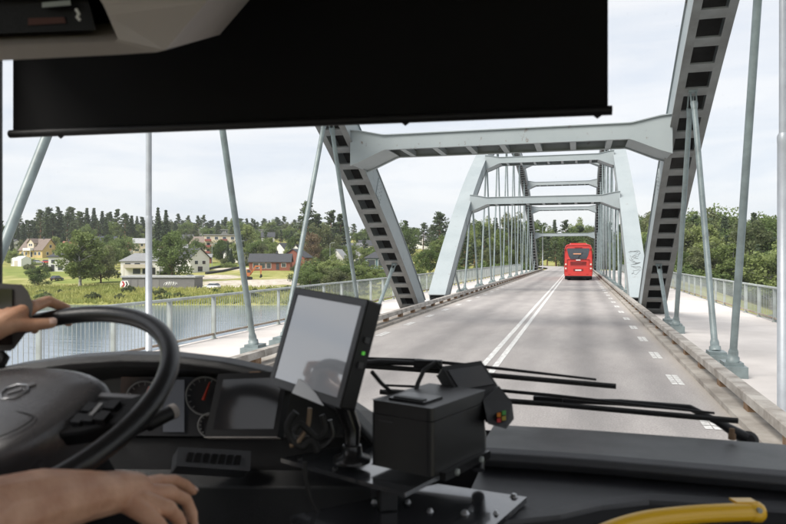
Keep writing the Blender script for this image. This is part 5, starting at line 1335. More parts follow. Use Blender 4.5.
# ------------------------------------------------------------------ steering wheel
WC = at(10, 399, 1.0); TAU = R(28); WR = 0.232
wa, wb = Vector((1, 0, 0)), Vector((0, math.cos(TAU), math.sin(TAU))); wnm = wa.cross(wb)
def rim(th, r=WR, up=0.0): return WC + (wa * math.cos(R(th)) + wb * math.sin(R(th))) * r + wnm * up
sw = thing('steering_wheel', 'large black steering wheel with grey hub pad and button spoke', 'steering wheel', WC)
def spart(mb, name, m, parent=None, **k): return dpart(mb, name, m, parent or sw, tuple(WC), **k)
WHEELM = mat('wheel_leather', (0.012, 0.012, 0.013), 0.33, 0, bump=0.06, bscale=350)
PADM = mat('hub_pad', (0.085, 0.082, 0.085), 0.28, 0, var=0.15, vscale=12, bump=0.12, bscale=600, spec=0.9)
q = MB(); q.tube([rim(a) for a in np.arange(0, 360, 5)], 0.0146, 16, close=True); spart(q, 'rim', WHEELM)
def wp(x, y, z): return WC + wa * x + wb * y + wnm * z
# hub pad: rounded shield
PADO = [(-0.128, 0.058), (-0.10, 0.084), (-0.04, 0.098), (0.04, 0.098), (0.10, 0.084), (0.128, 0.058), (0.115, -0.02), (0.085, -0.078), (0.04, -0.105), (-0.04, -0.105), (-0.085, -0.078), (-0.115, -0.02)]
def smooth_loop(P, k=5):
    out = []; n_ = len(P)
    for i in range(n_):
        p_, a_, b_, e_ = [Vector(P[(i + j) % n_]) for j in (-1, 0, 1, 2)]
        for j in range(k):
            t_ = j / k; out.append(0.5 * ((2 * a_) + (b_ - p_) * t_ + (2 * p_ - 5 * a_ + 4 * b_ - e_) * t_ ** 2 + (3 * a_ - p_ - 3 * b_ + e_) * t_ ** 3))
    return out
PADS = smooth_loop(PADO)
def pad_ring(s, z): return [wp(p.x * s, p.y * s - 0.012, z) for p in PADS]
q = MB(); q.loft([pad_ring(0.85, -0.085), pad_ring(0.98, -0.055), pad_ring(1.0, -0.03), pad_ring(0.985, -0.016), pad_ring(0.94, -0.006), pad_ring(0.86, 0.0), pad_ring(0.6, 0.005), pad_ring(0.3, 0.008), pad_ring(0.02, 0.009)], smooth=True); pad = spart(q, 'hub_pad', PADM)
q = MB(); q.tube([wp(p.x * 0.62, p.y * 0.30 - 0.06, 0.0065) for p in PADS], 0.0008, 5, close=True); spart(q, 'pad_seam', DASHD, pad)
q = MB(); q.tube([wp(x, y, 0.0095) for x, y in ((-0.012, 0.012), (0.0, 0.022), (0.018, 0.022), (0.028, 0.010), (0.02, -0.008), (0.0, -0.012), (-0.012, 0.0))], 0.0022, 6, close=True); q.tube([wp(0.0, 0.0, 0.0095), wp(0.016, 0.012, 0.0095)], 0.0022, 6); q.tube([wp(0.020, 0.018, 0.0095), wp(0.028, 0.026, 0.0095)], 0.0022, 6); spart(q, 'emblem', mat('chrome', (0.35, 0.35, 0.36), 0.3, 0.8), pad)
for s_ in (-1, 1):
    q = MB(); q.loft([[wp(s_ * x, y0, z), wp(s_ * x, y1, z), wp(s_ * x, y1 - 0.006, z - 0.03), wp(s_ * x, y0 + 0.006, z - 0.03)] for x, y0, y1, z in ((0.10, -0.045, 0.045, -0.02), (0.15, -0.04, 0.03, -0.012), (0.19, -0.03, 0.028, -0.004), (WR - 0.006, -0.035, 0.035, 0.006))]); sk = spart(q, 'spoke', DASHD, bevel=0.006)
    q = MB(); q.loft([[wp(s_ * x, y0, z) for y0, z in ((0.032, -0.012), (0.040, -0.012), (0.040, -0.020), (0.032, -0.02))] for x in (0.125, 0.215)]); spart(q, 'spoke_trim', mat('satin_silver', (0.30, 0.30, 0.31), 0.35, 0.6), sk)
    for i in range(3):
        for j in range(2):
            q = MB(); cx, cy = 0.133 + 0.021 * i, -0.022 + 0.024 * j
            q.loft([[wp(s_ * x, y, z) for x, y in ((cx - 0.008, cy - 0.009), (cx + 0.008, cy - 0.009), (cx + 0.008, cy + 0.009), (cx - 0.008, cy + 0.009))] for z in (-0.016 + 0.008 * (i > 0), -0.006 + 0.004 * i)]); bt = spart(q, 'button', BLACK, sk, bevel=0.002)
    q = MB(); q.loft([[wp(s_ * x, y, z) for x, y in ((-0.003 + 0.154, -0.02), (0.003 + 0.154, -0.02), (0.003 + 0.154, 0.005), (-0.003 + 0.154, 0.005))] for z in (-0.003, -0.0005)]); spart(q, 'button_mark', TICK, sk)
q = MB(); q.loft([[wp(x, -0.09 - yy, z) for x, z in ((-0.03, -0.02), (0.03, -0.02), (0.025, -0.05), (-0.025, -0.05))] for yy in (0.0, WR - 0.095)]); spart(q, 'spoke', DASHD, bevel=0.006)

# ------------------------------------------------------------------ devices on the ticket stand
def oriented(pTL, pTR, pBR, pBL):
    c = (pTL + pTR + pBR + pBL) / 4
    u = ((pTR - pTL) + (pBR - pBL)).normalized(); v = ((pTL - pBL) + (pTR - pBR)); v = (v - u * v.dot(u)).normalized(); n = u.cross(v)   # n towards the viewer side
    w = ((pTR - pTL).length + (pBR - pBL).length) / 2; h = ((pTL - pBL).length + (pTR - pBR).length) / 2
    if n.dot(FWD) > 0: n = -n
    return c, u, v, n, w, h
class Frame:
    def __init__(s, c, u, v, n): s.c, s.u, s.v, s.n = c, u, v, n
    def P(s, x, y, z): return s.c + s.u * x + s.v * y + s.n * z
    def box(s, mb, x0, x1, y0, y1, z0, z1): mb.loft([[s.P(x, y, z) for x, y in ((x0, y0), (x1, y0), (x1, y1), (x0, y1))] for z in (z0, z1)]); return mb

SCREEN = mat('dark_screen', (0.012, 0.012, 0.014), 0.07, 0, spec=0.6)
def loc_part(root):
    o = tuple(root.location)
    def f(mb, name, m, parent=None, **k): return dpart(mb, name, m, parent or root, o, **k)
    return f
# ticket monitor
k_ = 1.08
c, u, v, n, w, h = oriented(at(291, 288.5, 1.22 * k_), at(365, 297.5, 1.09 * k_), at(345, 412, 1.05 * k_), at(273.5, 384, 1.175 * k_))
mon = thing('monitor', 'tilted flat monitor with sky reflections on a stalk beside the printer', 'monitor', c)
mp_ = loc_part(mon); F_ = Frame(c, u, v, n)
q = MB(); F_.box(q, -w / 2, w / 2, -h / 2, h / 2, -0.034, 0); body = mp_(q, 'casing', BLACK, bevel=0.004)
SG = mat_emit('monitor_glass', (0.34, 0.35, 0.37), 0.10); SG.node_tree.nodes['Principled BSDF'].inputs['IOR'].default_value = 2.0; SG.node_tree.nodes['Principled BSDF'].inputs['Roughness'].default_value = 0.05; SG.node_tree.nodes['Principled BSDF'].inputs['Specular IOR Level'].default_value = 1.0  # pale base and faint glow stand in for sky reflected on the screen
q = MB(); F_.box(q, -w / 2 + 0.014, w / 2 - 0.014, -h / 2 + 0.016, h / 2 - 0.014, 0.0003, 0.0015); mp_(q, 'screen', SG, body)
bz_ = mat('monitor_bezel', (0.06, 0.06, 0.062), 0.3)
for (x0, x1, y0, y1) in ((-w / 2 + 0.002, w / 2 - 0.002, h / 2 - 0.013, h / 2 - 0.002), (-w / 2 + 0.002, w / 2 - 0.002, -h / 2 + 0.002, -h / 2 + 0.015), (-w / 2 + 0.002, -w / 2 + 0.013, -h / 2 + 0.0155, h / 2 - 0.0135), (w / 2 - 0.013, w / 2 - 0.002, -h / 2 + 0.0155, h / 2 - 0.0135)):
    q = MB(); F_.box(q, x0, x1, y0, y1, 0.0003, 0.003); mp_(q, 'bezel', bz_, body)
LED = mat_emit('green_led', (0.10, 0.45, 0.06), 0.35)
q = MB(); F_.box(q, w / 2 + 0.0002, w / 2 + 0.003, 0.001, 0.007, -0.020, -0.015); mp_(q, 'indicator', LED, body)
for yy in (-0.022, 0.022):
    q = MB(); F_.box(q, w / 2 + 0.0002, w / 2 + 0.003, yy, yy + 0.010, -0.024, -0.012); mp_(q, 'button', bz_, body)
foot = at(352, 455, 1.14 * k_)
q = MB(); q.tube([F_.P(w * 0.2, -h * 0.35, -0.04), at(352, 428, 1.16 * k_), foot], [0.018, 0.016, 0.013], 14); mp_(q, 'stalk', BLACKM)
q = MB(); q.lathe(foot + Vector((0, 0, -0.012)), (0, 0, 1), [(0, 0.034), (0.008, 0.034), (0.012, 0.02), (0.03, 0.017)], 20); mp_(q, 'stalk_base', BLACKM)
# bright reflection low in the monitor screen, put in as a white sheet
REFLECT = mat('reflection', (0.78, 0.79, 0.80), 0.7)
def on_plane(px, py, c, n, off):
    r_ = at(px, py, 1.0) - Vector((0, 0, EYE)); o_ = Vector((0, 0, EYE)); return o_ + r_ * ((c + n * off - o_).dot(n) / r_.dot(n))
P = [on_plane(x, y, c, n, 0.0035) for x, y in ((299, 378.5), (307, 384), (316, 393.5), (324, 406), (292, 393))]
q = MB(); q.loft([P, [p + n * 0.0006 for p in P]]); q.build('reflection_patch', REFLECT, label='white reflection low in the tilted monitor screen, added as a thin sheet', cat='reflection')

# dash display with black bezel
c, u, v, n, w, h = oriented(at(221.5, 375, 1.33), at(277, 372.5, 1.27), at(289, 435.5, 1.21), at(201, 436, 1.27))
tb = thing('dash_display', 'dark dash display with wide black bezel beside the instruments', 'display', c)
tp = loc_part(tb); F_ = Frame(c, u, v, n)
q = MB(); F_.box(q, -w / 2, w / 2, -h / 2, h / 2, -0.02, 0); body = tp(q, 'casing', mat('matt_black', (0.006, 0.006, 0.007), 0.65, 0, spec=0.2), bevel=0.003)
q = MB(); F_.box(q, -w / 2 + 0.016, w / 2 - 0.01, -h / 2 + 0.014, h / 2 - 0.012, 0.0003, 0.001); tp(q, 'screen', mat('dash_screen', (0.016, 0.016, 0.018), 0.10, 0, spec=0.5), body)
q = MB(); F_.box(q, -w / 2, w / 2, -h / 2 - 0.0015, -h / 2 - 0.0002, -0.012, 0.001); tp(q, 'lower_lip', TRIM, body)
q = MB(); q.tube([F_.P(0, -h * 0.1, -0.02), F_.P(0.0, -h * 0.2, -0.10)], 0.02, 10); tp(q, 'mount', BLACK)
q = MB(); q.tube([F_.P(-0.012, h / 2 + 0.001, -0.01), F_.P(0.012, h / 2 + 0.001, -0.01)], 0.0045, 8); tp(q, 'knob', RUSTBLOCK)

# device on the side pillar with cable
c = at(8, 312, 1.10); sdv = thing('side_display', 'small grey-cased display by the side pillar over the wheel hand', 'display', c); sp_ = loc_part(sdv)
PX0 = [(-40, 281), (22, 284.5), (28, 291), (33, 304), (31, 326), (14, 349), (-40, 350)]
q = MB(); q.loft([[at(x, y, 1.16) for x, y in PX0], [at(x - 3, y + 2, 1.20) for x, y in PX0]]); bd = sp_(q, 'casing', mat('device_grey', (0.07, 0.065, 0.062), 0.45), bevel=0.004)
q = MB(); q.loft([[at(x, y, d_) for x, y in ((-36, 288), (12, 289), (12, 345), (-36, 345))] for d_ in (1.157, 1.162)]); sp_(q, 'screen', SCREEN, bd)
q = MB(); q.tube([at(2, 354, 1.17), at(6, 358, 1.16), at(3, 365, 1.15), at(-12, 366, 1.14)], 0.006, 10); sp_(q, 'cable', RUBBER)
q = MB(); q.tube([at(-20, 330, 1.2), at(-60, 360, 1.24)], 0.012, 8); sp_(q, 'bracket', BLACK)

# ticket printer
c0 = at(432, 442, 1.14)
A1 = at(370, 432, 1.215); B1 = at(485, 422, 1.305)
ux = Vector((A1.x - c0.x, A1.y - c0.y, 0)); uy = Vector((B1.x - c0.x, B1.y - c0.y, 0))
lx, ly = ux.length, uy.length; ux.normalize(); uy = (uy - ux * uy.dot(ux)).normalized()
zt, zb = at(432, 409, 1.14).z, at(432, 478, 1.14).z
prn = thing('ticket_printer', 'black box-shaped ticket printer on the metal stand', 'printer', (c0.x, c0.y, zb)); pp = loc_part(prn)
def pb(mb, a0, a1, b0, b1, z0, z1):
    mb.loft([[Vector((c0.x, c0.y, z)) + ux * a + uy * b for a, b in ((a0, b0), (a1, b0), (a1, b1), (a0, b1))] for z in (z0, z1)]); return mb
PRM = mat('printer_plastic', (0.017, 0.017, 0.018), 0.38, 0, bump=0.08, bscale=600)
q = MB(); pb(q, 0, lx, 0, ly, zb, zb + (zt - zb) * 0.80); pp(q, 'body', PRM, bevel=0.011, seg=4)
q = MB(); pb(q, 0.0012, lx - 0.0012, 0.0012, ly - 0.001, zb + (zt - zb) * 0.805, zt); lid = pp(q, 'lid', PRM, bevel=0.010, seg=4)
q = MB(); pb(q, lx * 0.22, lx * 0.80, ly * 0.10, ly * 0.42, zt + 0.0003, zt + 0.004); pp(q, 'paper_slot', BLACKM, lid, bevel=0.0015)
q = MB(); pb(q, lx * 0.27, lx * 0.75, ly * 0.13, ly * 0.2, zt + 0.0043, zt + 0.006); pp(q, 'cutter_bar', BLACK, lid)
q = MB(); pb(q, lx * 0.62, lx * 0.85, -0.0008, -0.0002, zb + (zt - zb) * 0.70, zb + (zt - zb) * 0.715); pp(q, 'name_strip', mat('dull_print', (0.10, 0.10, 0.10), 0.5), prn and None)
q = MB(); pb(q, -0.0125, -0.0003, ly * 0.12, ly * 0.95, zb - 0.010, zb + 0.004); pp(q, 'clamp_bar', BLACKM)
for b_ in (0.3, 0.75):
    q = MB(); p = Vector((c0.x, c0.y, zb - 0.003)) + ux * -0.0126 + uy * ly * b_; q.lathe(p, -ux, [(0, 0.006), (0.004, 0.006), (0.006, 0.003)], 12); pp(q, 'screw', GALV)

# card terminal behind the printer, tilted
c, u, v, n, w, h = oriented(at(441, 366, 1.36), at(478, 362, 1.42), at(513, 402, 1.36), at(470, 412, 1.30))
ct = thing('card_terminal', 'black card payment terminal tilted up behind the printer', 'card terminal', c); cp = loc_part(ct); F_ = Frame(c, u, v, n)
q = MB(); F_.box(q, -w / 2, w / 2, -h / 2 + 0.03, h / 2, -0.028, 0.0); cb_ = cp(q, 'casing', BLACK, bevel=0.006, seg=3)
q = MB(); F_.box(q, -w / 2 + 0.008, w / 2 - 0.008, -h / 2 + 0.05, h / 2 - 0.012, 0.0003, 0.0015); cp(q, 'screen', SCREEN, cb_)
q = MB(); a = at(492, 398, 1.30); P = [at(483, 400, 1.29), at(499, 386, 1.33), at(512, 402, 1.33), at(514, 419, 1.31), at(506, 429, 1.28), at(488, 424, 1.26)]; q.loft([P, [p + FWD * 0.035 + Vector((0, 0, -0.005)) for p in P]]); kp = cp(q, 'keypad_housing', BLACK, bevel=0.003)
cols = ((0.75, 0.25, 0.03), (0.10, 0.40, 0.10), (0.6, 0.05, 0.05), (0.5, 0.42, 0.08))
for i, cc in enumerate(cols):
    x, y = 499 + (i % 2) * 5.0, 415 + (i // 2) * 5.5 - (i % 2) * 2
    d_ = 1.2775 + (x - 488) * 0.0008
    q = MB(); q.loft([[at(x + a_, y + b_, dd) for a_, b_ in ((-2, -2), (2, -2.6), (2, 1.8), (-2, 2.2))] for dd in (d_ - 0.010, d_ + 0.01)]); cp(q, 'key', mat('key_%d' % i, cc, 0.4), kp)
q = MB(); q.tube([F_.P(0, -h * 0.2, -0.03), at(480, 436, 1.34), at(478, 470, 1.30)], 0.013, 10); cp(q, 'mount', BLACKM)
q = MB(); q.tube([F_.P(-w * 0.35, h * 0.45, -0.015), at(436, 362, 1.38), at(424, 370, 1.36), at(418, 383, 1.33), at(414, 396, 1.30)], 0.0045, 8); cp(q, 'cable', RUBBER)
q = MB(); q.tube([at(372, 372, 1.24), at(381, 383, 1.26), at(390, 391, 1.27), at(404, 392, 1.3)], 0.004, 8); q.build('cable', RUBBER, label='black cable running from the tilted monitor to the printer', cat='cable')

# stand: two metal plates on a column, with bolts
st = thing('ticket_stand', 'black metal stand with two plates and bolts carrying the ticket devices', 'stand', (0.06, 1.05, FLOOR_Z)); stp = loc_part(st)
PLATE = mat('stand_plate', (0.040, 0.042, 0.047), 0.16, 0.0, var=0.2, vscale=14, spec=1.0, coat=0.6)
def plate(px4, z, th, name):
    P = []
    for px, py in px4:
        d = (EYE - z) * FPX / (py - HOR); P.append(at(px, py, d))
    q = MB(); q.loft([[p + Vector((0, 0, -th)) for p in P], P]); return stp(q, name, PLATE, bevel=0.002), P
zu = zb - 0.012
up_, PU = plate(((280, 458), (372, 441), (484, 452), (405, 493)), zu, 0.008, 'upper_plate')
lo_, PL = plate(((290, 516), (438, 484), (527, 497), (478, 540), (330, 545)), zu - 0.050, 0.010, 'lower_plate')
cc = (PU[0] + PU[1] + PU[2] + PU[3]) / 4
q = MB(); cxy = at(387, 480, (EYE - zu) * FPX / (480 - HOR)); q.box((cxy.x, cxy.y, zu - 0.029), (0.03, 0.03, 0.040), Matrix.Rotation(0.5, 3, 'Z')); stp(q, 'riser', BLACKM, bevel=0.002)
q = MB(); pc = PL[0].lerp(PL[2], 0.5); q.box((pc.x, pc.y, (zu - 0.062 + FLOOR_Z) / 2), (0.09, 0.09, zu - 0.062 - FLOOR_Z)); stp(q, 'column', BLACK, bevel=0.006)
q = MB(); q.box((pc.x, pc.y, FLOOR_Z + 0.01), (0.3, 0.3, 0.018)); stp(q, 'foot_plate', BLACKM)
for px, py, r in ((465, 514, 0.009), (514, 497, 0.009), (430, 512, 0.007), (408, 503, 0.006), (374, 503, 0.006), (496, 514, 0.006)):
    z = zu - 0.050; d = (EYE - z) * FPX / (py - HOR); p = at(px, py, d)
    q = MB(); q.lathe(p, (0, 0, 1), [(0.0003, r * 0.85), (0.0015, r * 0.85), (0.0017, r * 0.6), (0.005, r * 0.58), (0.006, r * 0.4)], 12); stp(q, 'bolt', mat('zinc_bolt', (0.55, 0.56, 0.57), 0.3, 0.8), lo_)
for px, py in ((300, 460), (335, 470)):
    d = (EYE - zu) * FPX / (py - HOR); q = MB(); q.lathe(at(px, py, d), (0, 0, 1), [(0.0003, 0.005), (0.004, 0.005), (0.005, 0.003)], 10); stp(q, 'bolt', BLACKM, up_)
# cables bundled under the monitor
for k, (pts_, r_, m_, lb) in enumerate(((((296, 412), (288, 425), (292, 440), (303, 447), (312, 440), (318, 452)), 0.007, RUBBER, 'thick black cable looping under the tilted monitor'),
                       (((310, 408), (308, 425), (302, 436), (297, 443), (290, 446)), 0.0045, mat('tan_cable', (0.20, 0.14, 0.09), 0.5), 'tan cable hanging under the tilted monitor'),
                       (((322, 415), (326, 430), (318, 438), (308, 430), (300, 424), (294, 432)), 0.006, RUBBER, 'black cable coiled beside the tan cable'),
                       (((330, 420), (333, 436), (325, 446), (314, 449)), 0.005, BLACKM, 'thin black cable next to the monitor stalk'),
                       (((305, 462), (306, 480), (312, 500), (322, 518), (340, 540)), 0.004, RUBBER, 'black cable hanging down from the stand plate'))):
    d0 = 1.22 if k < 4 else 1.16
    P = [at(x, y, d0 - 0.0015 * i) for i, (x, y) in enumerate(pts_)]
    cvp = []
    for i in range(len(P) - 1):
        for j in range(6):
            p_, a_, b_, n_ = P[max(i - 1, 0)], P[i], P[i + 1], P[min(i + 2, len(P) - 1)]; t_ = j / 6
            cvp.append(0.5 * ((2 * a_) + (b_ - p_) * t_ + (2 * p_ - 5 * a_ + 4 * b_ - n_) * t_ ** 2 + (3 * a_ - p_ - 3 * b_ + n_) * t_ ** 3))
    cvp.append(P[-1])
    q = MB(); q.tube(cvp, r_, 8); q.build('cable', m_, label=lb, cat='cable')

# ------------------------------------------------------------------ wipers outside the windscreen
def wiper(label, blade, arm, joint, pivot):
    t = thing('wiper', label, 'wiper', pivot); wpz = loc_part(t)
    b0, b1 = blade
    dirv = (b1 - b0).normalized(); upv = Vector((0, 0, 1)); upv = (upv - dirv * upv.dot(dirv)).normalized()
    q = MB(); q.loft([[p + upv * z + Vector((0, y, 0)) for y, z in ((-0.003, -0.006), (0.003, -0.006), (0.005, 0.003), (0.0, 0.007), (-0.005, 0.003))] for p in (b0, b0.lerp(b1, 0.5) + upv * 0.004, b1)]); bl_ = wpz(q, 'blade', RUBBER)
    q = MB(); q.tube([b0 + upv * 0.016 + Vector((0, 0.012, 0)), b0.lerp(b1, 0.35) + upv * 0.026 + Vector((0, .012, 0)), b0.lerp(b1, 0.5) + upv * 0.024 + Vector((0, .012, 0)), b1 - dirv * 0.05 + upv * 0.012 + Vector((0, .01, 0))], [0.003, 0.0045, 0.0045, 0.003], 8); wpz(q, 'blade_frame', BLACK)
    q = MB(); q.box(joint, (0.075, 0.022, 0.022)); q.tube([joint + Vector((-0.02, -0.012, 0)), joint + Vector((-0.02, 0.02, 0))], 0.010, 10); wpz(q, 'joint', BLACK, bevel=0.004)
    q = MB(); q.tube(arm, [0.006] + [0.0085] * (len(arm) - 2) + [0.016], 10); wpz(q, 'arm', BLACK)
    q = MB(); q.lathe(pivot, (0, -0.9, 0.4), [(-0.02, 0.022), (0.012, 0.022), (0.016, 0.012)], 14); wpz(q, 'pivot', BLACK)
DW = 1.80
wiper('long black wiper lying higher across the windscreen', (at(318, 363, DW + 0.03), at(616, 386.5, DW - 0.06)), [at(436, 364, DW), at(380, 362, DW + 0.01), at(335, 366, DW + 0.02), at(300, 392, DW + 0.03)], at(428, 364, DW), at(298, 396, DW + 0.03))
wiper('long black wiper lying lower across the windscreen', (at(380, 392, DW), at(738, 421, DW - 0.2)), [at(540, 400, DW - 0.03), at(620, 402.5, DW - 0.08), at(690, 408, DW - 0.13), at(716, 421, DW - 0.15), at(745, 438, DW - 0.16)], at(548, 400.5, DW - 0.04), at(748, 441, DW - 0.16))
q = MB(); p = at(732, 434, 1.50)
q.lathe(p, (0, 0, 1), [(-0.012, 0.008), (0.0, 0.008), (0.002, 0.0055), (0.012, 0.0055)], 12); q.build('washer_nozzle', RUSTBLOCK, label='small brass washer nozzle by the lower wiper arm', cat='nozzle')
for dx in (-3, 3):
    pass

# ------------------------------------------------------------------ driver and seat
seat = thing('driver_seat', 'dark driver seat behind the steering wheel', 'seat', (-0.8, 0.15, FLOOR_Z)); sp2 = loc_part(seat)
SEATM = mat('seat_cloth', (0.03, 0.03, 0.04), 0.9, 0, var=0.4, vscale=25)
q = MB(); q.rng((-1.04, -0.08, 1.28), (-0.56, 0.42, 1.40)); sp2(q, 'seat_cushion', SEATM, bevel=0.04, seg=3)
q = MB(); q.loft([[(x, y, z) for x, y in ((-1.03, yo), (-0.57, yo), (-0.57, yo + 0.11), (-1.03, yo + 0.11))] for z, yo in ((1.40, -0.10), (1.8, -0.16), (2.15, -0.24))]); sp2(q, 'backrest', SEATM, bevel=0.04, seg=3)
q = MB(); q.rng((-0.94, -0.28, 2.18), (-0.66, -0.18, 2.40)); sp2(q, 'headrest', SEATM, bevel=0.03, seg=3)
q = MB(); q.rng((-0.92, 0.0, FLOOR_Z + 0.002), (-0.68, 0.32, 1.278)); sp2(q, 'pedestal', BLACK, bevel=0.02)

SKIN = bpy.data.materials.new('skin'); SKIN.use_nodes = True
nt = SKIN.node_tree; b = nt.nodes['Principled BSDF']
b.inputs['Roughness'].default_value = 0.48
b.inputs['Subsurface Weight'].default_value = 0.12; b.inputs['Subsurface Radius'].default_value = (0.012, 0.005, 0.003); b.inputs['Subsurface Scale'].default_value = 0.6
tc = nt.nodes.new('ShaderNodeTexCoord'); no = nt.nodes.new('ShaderNodeTexNoise'); no.inputs['Scale'].default_value = 26; no.inputs['Detail'].default_value = 6
cr = nt.nodes.new('ShaderNodeValToRGB'); cr.color_ramp.elements[0].position = 0.3; cr.color_ramp.elements[0].color = (0.54, 0.27, 0.165, 1); cr.color_ramp.elements[1].position = 0.7; cr.color_ramp.elements[1].color = (0.76, 0.45, 0.30, 1)
nt.links.new(tc.outputs['Object'], no.inputs['Vector']); nt.links.new(no.outputs['Fac'], cr.inputs['Fac']); nt.links.new(cr.outputs['Color'], b.inputs['Base Color'])
nb = nt.nodes.new('ShaderNodeTexNoise'); nb.inputs['Scale'].default_value = 220; bp = nt.nodes.new('ShaderNodeBump'); bp.inputs['Strength'].default_value = 0.5; bp.inputs['Distance'].default_value = 0.0012
nt.links.new(tc.outputs['Object'], nb.inputs['Vector']); nt.links.new(nb.outputs['Fac'], bp.inputs['Height']); nt.links.new(bp.outputs['Normal'], b.inputs['Normal'])

def cap(mb, pts, rad, n=12):
    """a closed limb with rounded ends"""
    pts = [Vector(p) for p in pts]; d0 = (pts[1] - pts[0]).normalized(); d1 = (pts[-1] - pts[-2]).normalized()
    P, Rr = [], []
    for a in (80, 50, 22): P.append(pts[0] - d0 * rad[0] * math.sin(R(a))); Rr.append(rad[0] * math.cos(R(a)))
    P += pts; Rr += list(rad)
    for a in (22, 50, 80): P.append(pts[-1] + d1 * rad[-1] * math.sin(R(a))); Rr.append(rad[-1] * math.cos(R(a)))
    mb.tube(P, Rr, n)

per = thing('person', 'driver with bare forearms, one hand on the steering wheel, one reaching right', 'person', (-0.8, 0.2, 1.4)); pe = loc_part(per)
q = MB()
sh_r, sh_l = Vector((-0.60, 0.16, 1.93)), Vector((-1.0, 0.16, 1.93))
# right arm, reaching low to the right
el_r = at(-95, 590, 0.60); wr_r = at(116, 493, 0.875)
cap(q, [sh_r, el_r], [0.052, 0.044]); cap(q, [el_r, at(-20, 522, 0.71), at(40, 504, 0.775), at(85, 496, 0.83), wr_r], [0.045, 0.046, 0.040, 0.031, 0.026])
cap(q, [at(98, 490, 0.85), wr_r + Vector((0, 0, 0.004)), at(135, 489, 0.90)], [0.022, 0.025, 0.022])
KN = [at(160, 482, 0.955), at(170, 493, 0.928), at(169, 509, 0.898), at(159, 525, 0.872)]
for kq, rr_ in zip(KN, (0.0122, 0.0128, 0.0122, 0.011)): cap(q, [wr_r.lerp(kq, 0.12), wr_r.lerp(kq, 0.6), kq], [0.016, 0.0125, rr_ - 0.001])
cap(q, [KN[0], at(174, 480.5, 0.985), at(185, 485, 1.01), at(193, 491, 1.02)], [0.0098, 0.0088, 0.0084, 0.0072])
cap(q, [KN[1], at(186, 500, 0.952), at(192, 514, 0.955), at(193, 526, 0.945)], [0.0102, 0.0090, 0.0085, 0.0074])
cap(q, [KN[2], at(180, 521, 0.915), at(183, 536, 0.912), at(182, 547, 0.90)], [0.0098, 0.0088, 0.0082, 0.0072])
cap(q, [KN[3], at(166, 533, 0.89), at(168, 546, 0.885), at(167, 554, 0.88)], [0.0095, 0.0085, 0.0078, 0.007])
cap(q, [wr_r.lerp(KN[0], 0.2), at(148, 500, 0.955), at(165, 510, 0.975), at(178, 516, 0.985)], [0.016, 0.013, 0.011, 0.009])
# left arm, hand on the rim
TH = 122.0
wr_l = at(-52, 356, 1.075); el_l = Vector((-1.12, 0.42, 1.68))
cap(q, [sh_l, el_l], [0.052, 0.044]); cap(q, [el_l, el_l.lerp(wr_l, 0.35), el_l.lerp(wr_l, 0.75), wr_l], [0.045, 0.044, 0.033, 0.027])
KL_ = [rim(TH + 6 * i - 3, WR - 0.012 + 0.002 * i, 0.036) for i in range(4)]        # index first
for i, kq in enumerate(KL_): cap(q, [wr_l.lerp(kq, 0.1), wr_l.lerp(kq, 0.6), kq], [0.018, 0.0165, 0.0135])
for i, a in enumerate((TH - 3, TH + 3.5, TH + 9.5, TH + 15)):
    s_ = (1.0, 1.05, 1.0, 0.85)[i]; sh = -9 if i == 0 else -2
    cap(q, [KL_[i], rim(a + sh * 0.5, WR + 0.020, 0.026), rim(a + sh, WR + 0.030 * s_, 0.0), rim(a + sh, WR + 0.018, -0.022)], [0.0118, 0.0105, 0.0095, 0.0082])
cap(q, [wr_l.lerp(KL_[0], 0.45), rim(TH + 4, WR - 0.040, 0.026), rim(TH - 3, WR - 0.036, 0.014), rim(TH - 10.5, WR - 0.028, 0.006)], [0.018, 0.0145, 0.0118, 0.0095])
cap(q, [wr_l.lerp(KL_[0], 0.3), rim(TH + 5, WR - 0.030, 0.024)], [0.019, 0.015])
# trunk, neck and head
cap(q, [(-0.8, 0.12, 1.42), (-0.8, 0.10, 1.62), (-0.8, 0.13, 1.86)], [0.14, 0.135, 0.13]); cap(q, [sh_l, (-0.8, 0.13, 1.96), sh_r], [0.06, 0.085, 0.06])
cap(q, [(-0.8, 0.13, 1.98), (-0.8, 0.15, 2.12)], [0.058, 0.055])
cap(q, [(-0.8, 0.17, 2.15), (-0.8, 0.155, 2.25)], [0.078, 0.092], 18); cap(q, [(-0.8, 0.215, 2.125), (-0.8, 0.235, 2.15)], [0.045, 0.04])
cap(q, [(-0.8, 0.25, 2.225), (-0.8, 0.272, 2.185)], [0.010, 0.014])
for s_ in (-1, 1):
    cap(q, [(-0.8 + s_ * 0.088, 0.15, 2.23), (-0.8 + s_ * 0.090, 0.15, 2.18)], [0.016, 0.012])
    cap(q, [(-0.8 + s_ * 0.09, 0.12, 1.46), (-0.8 + s_ * 0.13, 0.62, 1.44), (-0.8 + s_ * 0.12, 0.80, 1.0)], [0.085, 0.065, 0.042])
body = pe(q, 'body', SKIN)
rm_ = body.modifiers.new('remesh', 'REMESH'); rm_.mode = 'VOXEL'; rm_.voxel_size = 0.0026; rm_.use_smooth_shade = True
sm_ = body.modifiers.new('smooth', 'SMOOTH'); sm_.factor = 0.5; sm_.iterations = 3
